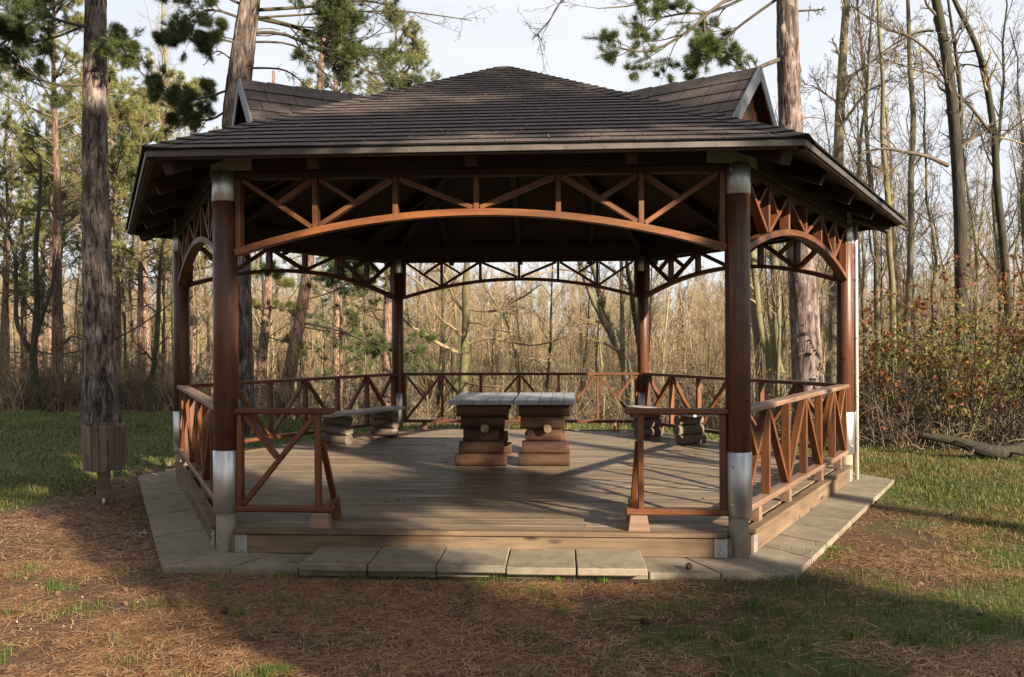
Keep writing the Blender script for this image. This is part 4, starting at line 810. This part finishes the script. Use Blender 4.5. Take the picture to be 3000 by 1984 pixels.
# ---- the far wood: one mass of trees on the opposite slope
def far_wood():
    g = np.random.default_rng(5); protos = []
    for sd_, Ht in ((1, 12), (2, 13), (3, 10), (4, 11)):
        n = 6; z = np.linspace(-.5, Ht, n); P = np.stack([np.cumsum(g.normal(0, .12, n)), np.cumsum(g.normal(0, .12, n)), z], 1); R = .11*(1-.8*np.linspace(0, 1, n))
        b1, r1 = spawn(g, P[None], R[None], 18, .25, .98, .3, .8, .26, 5, .14, .1, .45, .02, plen=Ht); b2, r2 = spawn(g, b1, r1, 8, .2, .98, .4, .9, .5, 3, .2, .08, .5, .012); b3, r3 = spawn(g, b2, r2, 4, .2, .98, .4, .9, .6, 3, .2, .06, .6, .009)
        v, f = cat([tubes(P[None], R[None], 5), tubes(b1, r1, 3), tubes(b2, r2, 3), tubes(b3, r3, 3)])
        protos.append(mesh('far_tree', v, f, TWIG, True))
    c = bpy.data.collections.new('far_tree_kinds')
    for i, m_ in enumerate(protos): o = bpy.data.objects.new('far_tree', m_); c.objects.link(o)
    N = 2600; y = 40+135*g.random(N)**1.15; hw = (y+12)*.82; x = g.uniform(-1, 1, N)*hw-.05*y; z = tz(x, y); pts = np.stack([x, y, z], 1)
    me_ = bpy.data.meshes.new('far_woodland'); me_.from_pydata([tuple(p) for p in pts], [], [])
    o = obj('far_woodland', me_); tag(o, 'bare winter wood covering the far slope', 'woodland', kind='stuff')
    ng = bpy.data.node_groups.new('scatter_trees', 'GeometryNodeTree'); ng.interface.new_socket('Geometry', in_out='INPUT', socket_type='NodeSocketGeometry'); ng.interface.new_socket('Geometry', in_out='OUTPUT', socket_type='NodeSocketGeometry')
    N_ = ng.nodes.new; i_ = N_('NodeGroupInput'); o_ = N_('NodeGroupOutput'); ip = N_('GeometryNodeInstanceOnPoints'); ci = N_('GeometryNodeCollectionInfo'); ci.inputs['Collection'].default_value = c; ci.inputs['Separate Children'].default_value = True; ci.inputs['Reset Children'].default_value = True
    rv = N_('FunctionNodeRandomValue'); rv.data_type = 'FLOAT_VECTOR'; rv.inputs[0].default_value = (-.06, -.06, 0); rv.inputs[1].default_value = (.06, .06, 6.28)
    rs_ = N_('FunctionNodeRandomValue'); rs_.data_type = 'FLOAT'; rs_.inputs[2].default_value = .7; rs_.inputs[3].default_value = 1.25; ip.inputs['Pick Instance'].default_value = True
    K = ng.links.new; K(i_.outputs[0], ip.inputs['Points']); K(ci.outputs[0], ip.inputs['Instance']); K(rv.outputs[0], ip.inputs['Rotation']); K(rs_.outputs[1], ip.inputs['Scale']); K(ip.outputs[0], o_.inputs[0])
    md = o.modifiers.new('scatter', 'NODES'); md.node_group = ng
far_wood()
# ---- undergrowth
def leaf_quads(g, C, size, bend=.35):
    """small curled leaves: two quads folded along the midrib"""
    N = len(C); a = nrm(g.normal(0, 1, (N, 3))); b = nrm(np.cross(a, g.normal(0, 1, (N, 3)))); n = np.cross(a, b); s = (size*g.uniform(.6, 1.3, N))[:, None]
    l0, l1 = C-a*s*.5, C+a*s*.5; m = C+n*s*bend*.3; w0 = C+b*s*.32+n*s*bend*.5; w1 = C-b*s*.32+n*s*bend*.5
    V = np.stack([l0, w0, l1, w1, m], 1).reshape(-1, 3); k = np.arange(N)[:, None]*5
    return V, np.concatenate([k+np.array([[0, 1, 4]]), k+np.array([[1, 2, 4]]), k+np.array([[2, 3, 4]]), k+np.array([[3, 0, 4]])])
def shrub_proto(seed, nst, ht, spreadr, leafm, nleaf, lsize, stemm):
    g = np.random.default_rng(seed); st = np.stack([g.normal(0, spreadr*.35, nst), g.normal(0, spreadr*.35, nst), np.full(nst, -.1)], 1); d = np.stack([g.normal(0, .35, nst), g.normal(0, .35, nst), np.ones(nst)], 1)
    P = paths(g, st, d, ht*g.uniform(.5, 1.15, nst), 9, .12, -.015); R = g.uniform(.006, .016, nst)[:, None]*np.linspace(1, .3, 9)[None]
    b, r = spawn(g, P, R, 6, .25, 1, .4, 1.1, .35, 5, .2, .02, .6, .003); b2, r2 = spawn(g, b, r, 4, .2, 1, .4, 1.1, .5, 3, .2, .02, .7, .0025)
    idx = g.integers(0, len(b2), nleaf); c, _ = at_t(b2[idx], g.uniform(.2, 1, nleaf)); c = c+g.normal(0, .02, c.shape); c = c[c[:, 2] > .25]
    out_ = [('stems', mesh('stems', *cat([tubes(P, R, 4), tubes(b, r, 3), tubes(b2, r2, 3)]), stemm, True))]
    if nleaf: out_.append(('leaves', mesh('leaves', *leaf_quads(g, c, lsize), leafm)))
    return out_
SHR = [shrub_proto(41, 34, 2.9, 1.0, LEAFR, 1900, .08, DBARKD), shrub_proto(42, 34, 2.7, 1.0, LEAFG, 1600, .07, DBARK), shrub_proto(43, 44, 2.1, 1.1, LEAFB, 350, .06, BRAM), shrub_proto(44, 44, 1.7, 1.0, LEAFG, 300, .06, BRAM)]
def shrub(k, u, y, sc_, lab, grp):
    p = px(u, 1000, 1, y); return add_tree('shrub', (p[0], y, float(tz(p[0], y))), SHR[k], lab, 'shrub', grp, rt.uniform(0, 6.28), sc_)
for k, u, y, sc_, lab in ((0, 2950, 3.2, 1.05, 'russet-leaved shrub at the right border of the picture'), (1, 2790, 3.5, 1.0, 'yellow-green shrub in front of the dark tall tree'), (0, 2690, 4.3, .92, 'russet shrub left of the dark tall tree'), (1, 2890, 4.4, 1.1, 'yellowing shrub behind the russet one at right'), (0, 3040, 4.2, 1.15, 'russet shrub half outside the right border'),
                          (1, 2590, 6.6, .9, 'thin green shrub just right of the downpipe')):
    shrub(k, u, y, sc_, lab, 'leafy shrubs at the right wood edge')
for i in range(15):
    u = 2500+i*42+rt.uniform(-14, 14); shrub(rt.choice((2, 3, 2)), u, 3.3+rt.uniform(0, 2.2), rt.uniform(.48, .74), 'bare twiggy bush in the thicket right of the pavilion, '+nth(i+1)+' from left', 'bushes of the right thicket')
for i in range(26):
    u = -40+i*24+rt.uniform(-8, 8); shrub(rt.choice((2, 3, 2)), u, 11.0+rt.uniform(0, 3.5), rt.uniform(.75, 1.05), 'dim bush at the lawn edge left of the pavilion, '+nth(i+1)+' from left', 'bushes along the left wood edge')
for i in range(22):
    u = 760+i*70+rt.uniform(-30, 30); shrub(rt.choice((2, 3, 2)), u, 8.5+rt.uniform(0, 5), rt.uniform(.7, 1.1), 'low bush on the slope behind the pavilion, '+nth(i+1)+' from left', 'bushes on the slope behind the pavilion')
shrub(2, 1980, 6.6, .8, 'brown bush behind the right rear bench', None); shrub(2, 2180, 6.2, .9, 'brown bush behind the right railing', None); shrub(1, 2080, 7.6, .6, 'low green bush behind the right rear railing', None)
def thicket():
    """tangle of bramble canes along the right wood edge"""
    g = np.random.default_rng(8); n = 1500; x = g.uniform(4.6, 14, n); y = 2.6+g.random(n)*3.2+np.maximum(0, 6.5-x)*.55; z = tz(x, y)
    P = paths(g, np.stack([x, y, z-.05], 1), np.stack([g.normal(0, .5, n), g.normal(-.12, .5, n), np.ones(n)], 1), g.uniform(.35, 1.5, n), 7, .18, -.10); R = g.uniform(.003, .008, n)[:, None]*np.linspace(1, .4, 7)[None]
    o = obj('bramble_thicket', mesh('bramble_thicket', *tubes(P, R, 3), BRAM)); tag(o, 'tangled dry brambles along the right wood edge', 'brambles', kind='stuff')
    n = 1600; x = g.uniform(-24, -4.5, n); y = 10.2+g.random(n)*4; z = tz(x, y)
    P = paths(g, np.stack([x, y, z-.05], 1), np.stack([g.normal(0, .4, n), g.normal(0, .4, n), np.ones(n)], 1), g.uniform(.4, 1.5, n), 6, .15, -.05); R = g.uniform(.004, .010, n)[:, None]*np.linspace(1, .4, 6)[None]
    o = obj('undergrowth', mesh('undergrowth', *tubes(P, R, 3), BRAM)); tag(o, 'dry undergrowth along the left wood edge', 'undergrowth', kind='stuff')
thicket()
# ---- ground cover
def vnoise(x, y, f, seed):
    r = np.random.default_rng(seed); T = r.random((64, 64)); a, b = x*f, y*f; i, j = np.floor(a).astype(int), np.floor(b).astype(int); u, v = a-i, b-j; u, v = u*u*(3-2*u), v*v*(3-2*v)
    q = lambda p, s_: T[p % 64, s_ % 64]; return (q(i, j)*(1-u)+q(i+1, j)*u)*(1-v)+(q(i, j+1)*(1-u)+q(i+1, j+1)*u)*v
def free(x, y, R=4.68): return hexr(x, y) > R
def grass_w(x, y):
    n_ = .55*vnoise(x, y, .9, 1)+.45*vnoise(x, y, 3.1, 2); return np.clip((lawn_w(x, y)*1.15+n_-1.02)*3.2, 0, 1)
def blades(g, x, y, ht, wd):
    N = len(x); b = np.stack([x, y, tz(x, y)-.006], 1); az = g.uniform(0, 6.283, N); s = np.stack([np.cos(az), np.sin(az), np.zeros(N)], 1)*(wd*.5)[:, None]; d = np.stack([-np.sin(az), np.cos(az), np.zeros(N)], 1)*g.normal(0, .55, N)[:, None]
    m = b+np.stack([np.zeros(N), np.zeros(N), ht*.55], 1)+d*(ht*.3)[:, None]; t = b+np.stack([np.zeros(N), np.zeros(N), ht*.92], 1)+d*(ht*.95)[:, None]
    V = np.stack([b-s, b+s, m+s*.75, m-s*.75, t], 1).reshape(-1, 3); k = np.arange(N)[:, None]*5
    return V, [k+np.array([[0, 1, 2, 3]]), k+np.array([[3, 2, 4]])]
def grass():
    g = np.random.default_rng(12); X, Y, HT, WD = [], [], [], []
    for (x0, x1, y0, y1), dens, h, w in (((-3.6, 4.6, -7, -3.8), 1900, .045, .0038), ((2.0, 6.5, -3.8, 2), 1200, .045, .0055), ((4.5, 12.5, -4, 6.0), 480, .055, .009), ((-6.5, -3, -7, 0), 760, .045, .0055), ((-17, -4, -3, 11), 320, .055, .0125), ((-5, 6, 3.8, 7.5), 300, .07, .012)):
        n = int((x1-x0)*(y1-y0)*dens); x, y = g.uniform(x0, x1, n), g.uniform(y0, y1, n); k = (g.random(n) < grass_w(x, y)) & free(x, y) & (g.random(n) > forest_w(x, y)*.97); x, y = x[k], y[k]
        X.append(x); Y.append(y); HT.append(h*g.uniform(.5, 1.5, len(x))); WD.append(w*g.uniform(.7, 1.3, len(x)))
    # loose tufts standing out of the needle carpet
    for _ in range(240):
        cx, cy = g.uniform(-4.5, 6), g.uniform(-7, -4.0); n = g.integers(25, 90); r = g.uniform(.03, .10); x, y = g.normal(cx, r, n), g.normal(cy, r, n); k = free(x, y); X.append(x[k]); Y.append(y[k]); HT.append(.055*g.uniform(.5, 1.5, k.sum())); WD.append(.0035*g.uniform(.7, 1.3, k.sum()))
    for u_, v_, r_, n in ((2500, 1400, .07, 60), (2390, 1622, .12, 90), (2455, 1600, .08, 70), (2310, 1690, .1, 90), (885, 1650, .05, 40), (1860, 1668, .04, 25), (1500, 1592, .06, 30)):
        q_ = px(u_, v_, 2, .03); X.append(g.normal(q_[0], r_, n)); Y.append(g.normal(q_[1]-.03, r_*.5, n)); HT.append(.05*g.uniform(.5, 1.4, n)+np.where(hexr(X[-1], Y[-1]) < 4.68, .045, 0)); WD.append(np.full(n, .006))
    nt_ = sum(map(len, X[6:])); x, y, h, w = map(np.concatenate, (X, Y, HT, WD)); m_ = len(x)-nt_; V, F = blades(g, x[m_:], y[m_:], h[m_:], w[m_:]); tag(obj('grass_tufts', mesh('grass_tufts', V, F, GRASST)), 'fresh green grass tufts standing in the pine needles', 'grass', kind='stuff')
    x, y, h, w = x[:m_], y[:m_], h[:m_], w[:m_]; V, F = blades(g, x, y, h, w); o = obj('grass', mesh('grass', V, F, GRASS)); tag(o, 'short green grass growing in patches', 'grass', kind='stuff'); return len(x)
NG = grass()
def needles():
    g = np.random.default_rng(13); X, Y, L_, W_ = [], [], [], []
    for (x0, x1, y0, y1), dens, ln, w in (((-4.2, 5.2, -7.0, -3.8), 5900, .10, .0033), ((2.2, 8, -3.8, 3), 1900, .10, .0042), ((-9, -2.2, -3.8, 3), 1500, .10, .0046)):
        n = int((x1-x0)*(y1-y0)*dens); x, y = g.uniform(x0, x1, n), g.uniform(y0, y1, n); c = .55*vnoise(x, y, 1.1, 5)+.45*vnoise(x, y, 3.7, 6); keep = (g.random(n) < np.clip(.30+(c-.42)*2.6-.45*grass_w(x, y), .05, 1)) & free(x, y, 4.665)
        X.append(x[keep]); Y.append(y[keep]); k = keep.sum(); L_.append(ln*g.uniform(.6, 1.4, k)); W_.append(np.full(k, w))
    n = 1500; X.append(g.uniform(-4.6, 4.6, n)); Y.append(g.uniform(-4.2, 0, n)); L_.append(.08*g.uniform(.6, 1.3, n)); W_.append(np.full(n, .0026)); 
    x, y, l_, w = map(np.concatenate, (X, Y, L_, W_)); k = (hexr(x, y) > 4.25) & ~((np.abs(x) < 1.32) & (y > -4.19) & (g.random(len(x)) < .93)); x, y, l_, w = x[k], y[k], l_[k], w[k]; N = len(x)
    z = np.where(hexr(x, y) < 4.68, .056, tz(x, y)+.004)+np.abs(g.normal(0, .006, N)); step_ = (np.abs(x) < 1.3) & (y > -4.17) & (y < -3.6); z = np.where(step_, .112, z)
    az = g.normal(.25, .75, N)+np.where(g.random(N) < .25, 1.5, 0); d = np.stack([np.cos(az), np.sin(az), g.normal(0, .08, N)], 1); s = np.stack([-np.sin(az), np.cos(az), np.zeros(N)], 1); bend = g.normal(0, .13, N)[:, None]
    c = np.stack([x, y, z], 1); a = c-d*l_[:, None]/2; b = c+d*l_[:, None]/2; m = c+s*bend*l_[:, None]+np.array([0, 0, .003]); hw = s*w[:, None]/2; up = np.array([0, 0, .0012])
    V = np.stack([a-hw, a+hw, m+hw, m-hw, b+hw*.6, b-hw*.6], 1).reshape(-1, 3); k = np.arange(N)[:, None]*6
    o = obj('needle_litter', mesh('needle_litter', V, np.concatenate([k+np.array([[0, 1, 2, 3]]), k+np.array([[3, 2, 4, 5]])]), LITTER)); tag(o, 'carpet of fallen brown pine needles', 'needles', kind='stuff'); return N
NN = needles()
def leaves():
    g = np.random.default_rng(14); n = 1500; x = np.concatenate([g.uniform(-4.5, 7, n//2), g.normal(-4.9, .5, n//4), g.normal(5.2, .6, n//4)]); y = np.concatenate([g.uniform(-6.6, -3.9, n//2), g.normal(-1.2, .9, n//4), g.normal(-1.6, 1.1, n//4)]); k = free(x, y, 4.6); x, y = x[k], y[k]
    x = np.concatenate([x, g.uniform(-16, 12, 900)]); y = np.concatenate([y, g.uniform(-3, 9, 900)]); k = free(x, y, 4.6); x, y = x[k], y[k]
    V, F = leaf_quads(g, np.stack([x, y, tz(x, y)+.012], 1), .042, .5); o = obj('fallen_leaves', mesh('fallen_leaves', V, F, LEAFB)); tag(o, 'dry brown leaves scattered on the ground', 'leaves', kind='stuff')
    n = 90; x, y = g.uniform(-4, 4, n), g.uniform(-3.4, 3.4, n); k = hexr(x, y) < 3.8; V, F = leaf_quads(g, np.stack([x[k], y[k], np.full(k.sum(), ZD+.008)], 1), .025, .3); o = obj('deck_litter', mesh('deck_litter', V, F, LEAFB)); tag(o, 'leaf scraps lying on the deck', 'leaves', kind='stuff')
    n = 420; s = SL*g.random(n)**1.2; x = g.uniform(-1, 1, n)*np.maximum(.05, RE/2*(1-s/SL)-.1); c = np.array([slope_pt(a, b, .026) for a, b in zip(x, s)]); az = g.uniform(0, 3.14, n); up = np.array([0, CS, SN]); d = np.cos(az)[:, None]*np.array([1, 0, 0])+np.sin(az)[:, None]*up; q = np.cross(d, np.array([0, -SN, CS])); l_ = g.uniform(.03, .07, n)[:, None]
    V = np.stack([c-d*l_-q*.0016, c-d*l_+q*.0016, c+d*l_+q*.0012, c+d*l_-q*.0012], 1).reshape(-1, 3); o = obj('roof_needles', mesh('roof_needles', V, np.arange(n*4).reshape(-1, 4), LITTER)); tag(o, 'pine needles lying on the shingles', 'needles', kind='stuff')
leaves()
# ---- small finds on the ground
def cone(u, v, z, rz, label):
    p = px(u, v, 2, z); g = np.random.default_rng(int(u)); Vs, Fs, o = [], [], 0
    for i in range(9):
        t = i/8; r = .024*math.sin(math.pi*(.12+.80*t))**.8; x = -.032+.064*t
        for j in range(8):
            a = 2*math.pi*(j+.5*(i % 2))/8; rad = np.array([0, math.cos(a), math.sin(a)]); tn = np.array([0, -math.sin(a), math.cos(a)]); c = np.array([x, 0, 0]); w_ = r*.42
            Vs += [c+rad*r*.4-tn*w_*.5, c+rad*r*.4+tn*w_*.5, c+rad*r+tn*w_+np.array([.008, 0, 0]), c+rad*r-tn*w_+np.array([.008, 0, 0]), c+rad*r*.85+np.array([.013, 0, 0])]; Fs += [(o, o+1, o+2, o+3), (o+3, o+2, o+4)]; o += 5
    me_ = bpy.data.meshes.new('pine_cone'); me_.from_pydata([tuple(q) for q in Vs], [], Fs); me_.materials.append(LOGW)
    o_ = obj('pine_cone', me_, None, Matrix.Translation((p[0], p[1], z+.022)) @ Matrix.Rotation(rz, 4, 'Z')); tag(o_, label, 'pine cone', 'pine cones on the ground')
cone(2333, 1522, .05, .5, 'pine cone lying on the paving right of the front right post'); cone(657, 1800, .01, 1.9, 'pine cone among the needles in the left foreground'); cone(1893, 1832, .01, 2.6, 'pine cone among the needles in the right foreground'); cone(2018, 1668, .05, 1.1, 'pine cone on the paving left of the front right post')
def chips():
    g = np.random.default_rng(3); q = px(405, 1564, 2, 0); n = 90; x, y = g.normal(q[0], .06, n), g.normal(q[1], .05, n); x = np.r_[x, g.uniform(-4.5, 5, 220)]; y = np.r_[y, g.uniform(-6.3, -4.2, 220)]; k = free(x, y); V, F = leaf_quads(g, np.stack([x[k], y[k], tz(x[k], y[k])+.006], 1), .014, .2)
    tag(obj('pale_chips', mesh('pale_chips', V, F, CHIP)), 'small whitish chips and grit on the ground', 'chips', kind='stuff')
def fallen():
    g = np.random.default_rng(17); b = px(2880, 1338, 2, .02); t = empty('fallen_branch', tuple(b), label='dark dead branch lying at the foot of the right thicket', cat='branch'); w0 = Matrix.Translation(Vector(b))
    P, Rr = smooth_path([(-.75, .25, .28), (-.3, .1, .20), (0, 0, .10), (.35, -.05, .08), (.9, .15, .22), (1.3, .3, .34)], [.03, .07, .10, .09, .06, .03], 26); obj('stem', mesh('stem', *rough_trunk(g, P, Rr, 14, .012, 3), DBARKD, True), t, w0)
    a, ar = spawn(g, P[None], Rr[None], 9, .05, .95, .5, 1.2, .4, 7, .2, .02, .4, .01); c, cr_ = spawn(g, a, ar, 4, .3, 1, .5, 1.1, .5, 4, .2, 0, .6, .005); tag(obj('branches', mesh('branches', *cat([tubes(a, ar, 5), tubes(c, cr_, 3)]), TWIGD, True), t, w0), kind='stuff')
fallen()
CHIP = island('whitish_chips', [(0, (.35, .33, .30)), (1, (.7, .68, .65))], .7, 0)
chips()
# ---- the wood goes on at the viewer's back
ring_ = [(-11, -9), (-8, -15), (-3, -19), (-15, -3), (-16, -14), (-1, -25), (-9, -23), (18, 1), (22, -4), (16, 7), (-20, -8), (-14, -20), (24, 3), (-22, 0), (-5, -30), (20, 10), (27, 9), (-27, 6), (-4, -14.5), (44, -38), (27, -44), (46, -30), (-16, -27)]
for i, (x, y) in enumerate(ring_):
    add_tree('pine_tree', (x, y, float(tz(x, y))), PINE[i % 3], 'pine of the wood behind the viewer, outside the picture', 'tree', 'pines behind the viewer', i*1.3, 1.0)
# ---- pines behind the viewer that throw the shade over the foreground
EA = np.array([math.cos(SUN_AZ), math.sin(SUN_AZ), 0.0]); EB = np.cross(SDIR, EA); EB = EB if EB[2] > 0 else -EB
def sunpt(a, b, t): return a*EA+b*EB+t*SDIR
def shade_pine(a, tdist, r, clumps, label, seed, Ht=15):
    g = np.random.default_rng(seed); base = sunpt(a, 0, tdist); base[2] = 0; sh_ = np.array([math.sin(SUN_AZ), -math.cos(SUN_AZ), 0]); base = a*EA+sh_*tdist
    t = empty('pine_tree', tuple(base), label=label, cat='tree', group='pines outside the picture'); w0 = Matrix.Translation(Vector(base)); z = np.linspace(-.1, Ht, 12); P = np.stack([g.normal(0, .02, 12), g.normal(0, .02, 12), z], 1); R = r*(1-.55*np.linspace(0, 1, 12))
    obj('trunk', mesh('trunk', *tubes(P[None], R[None], 14), PBARK, True), t, w0); br, nd = [], []
    for (ca, cb, rad, cnt) in clumps:
        # a spray of foliage held out by a limb; its distance along the sun ray is kept close to the trunk's
        c = sunpt(ca, cb, tdist/math.cos(SUN_EL)+g.uniform(-1.2, 1.2))-base; zs = max(.6, c[2]-.35*np.linalg.norm(c[:2])); q, rr = smooth_path([(0, 0, zs), (c[0]*.5, c[1]*.5, (zs+c[2])/2+.1), tuple(c)], [.05, .035, .015], 8)
        br.append(tubes(q[None], rr[None], 5)); C = c+g.normal(0, 1, (cnt, 3))*rad*np.array([.5, .5, .42]); nd.append(tufts(g, C, nrm(g.normal(0, 1, C.shape)), 9, .15, .037))
        sub = np.stack([np.repeat(c[None], 24, 0)*0+q[-3], C[:24]], 1); br.append(tubes(sub, np.full((len(sub), 2), .008), 3))
    obj('branches', mesh('branches', *cat(br), TWIGD), t, w0); obj('crown', mesh('crown', *cat(nd), NEED), t, w0)
gs = np.random.default_rng(99)
def fill(a0, a1, b0, b1, rad, cnt, dens=1.0):
    res = []; na, nb2 = max(1, round((a1-a0)/(rad*.9)*dens)), max(1, round((b1-b0)/(rad*.75)*dens))
    for i in range(na):
        for j in range(nb2): res.append((a0+(i+.5)*(a1-a0)/na+gs.normal(0, rad*.15), b0+(j+.5)*(b1-b0)/nb2+gs.normal(0, rad*.12), rad, cnt))
    return res
shade_pine(-4.15, 17, .40, fill(-4.3, -2.9, -2.3, -1.30, .36, 110)+fill(-4.5, -2.95, -1.15, .95, .36, 85)+fill(-6.2, -4.2, 1.2, 3.3, .6, 90)+fill(-3.3, -2.3, 8.9, 9.4, .4, 80)+fill(-3.3, -2.2, 10.5, 11.6, .5, 90)+fill(-4.8, -2.4, 2.25, 2.5, .24, 60)+fill(-5.0, -2.6, 2.65, 3.0, .34, 110)+fill(-5.2, -2.6, 3.9, 8.6, .8, 150), 'pine outside the picture whose trunk shades the front left post', 81)
shade_pine(-1.0, 19, .23, fill(-2.9, -.95, -2.5, -1.6, .34, 100)+fill(-3.2, -.3, -.25, .15, .32, 60)+fill(-.9, .3, .55, .95, .3, 60)+fill(-2.3, -1.3, 8.9, 9.4, .4, 80)+fill(-2.2, -1.2, 10.5, 11.6, .5, 90)+fill(-2.3, -.2, 2.1, 2.4, .24, 60)+fill(-2.4, .2, 2.45, 2.95, .34, 100)+fill(-2.6, .6, 3.8, 8.8, .8, 150), 'pine outside the picture whose trunk shades the front right post', 82)
shade_pine(1.9, 23, .22, fill(.5, 3.2, 2.6, 7.5, .8, 90), 'pine outside the picture shading the lawn at left', 83)
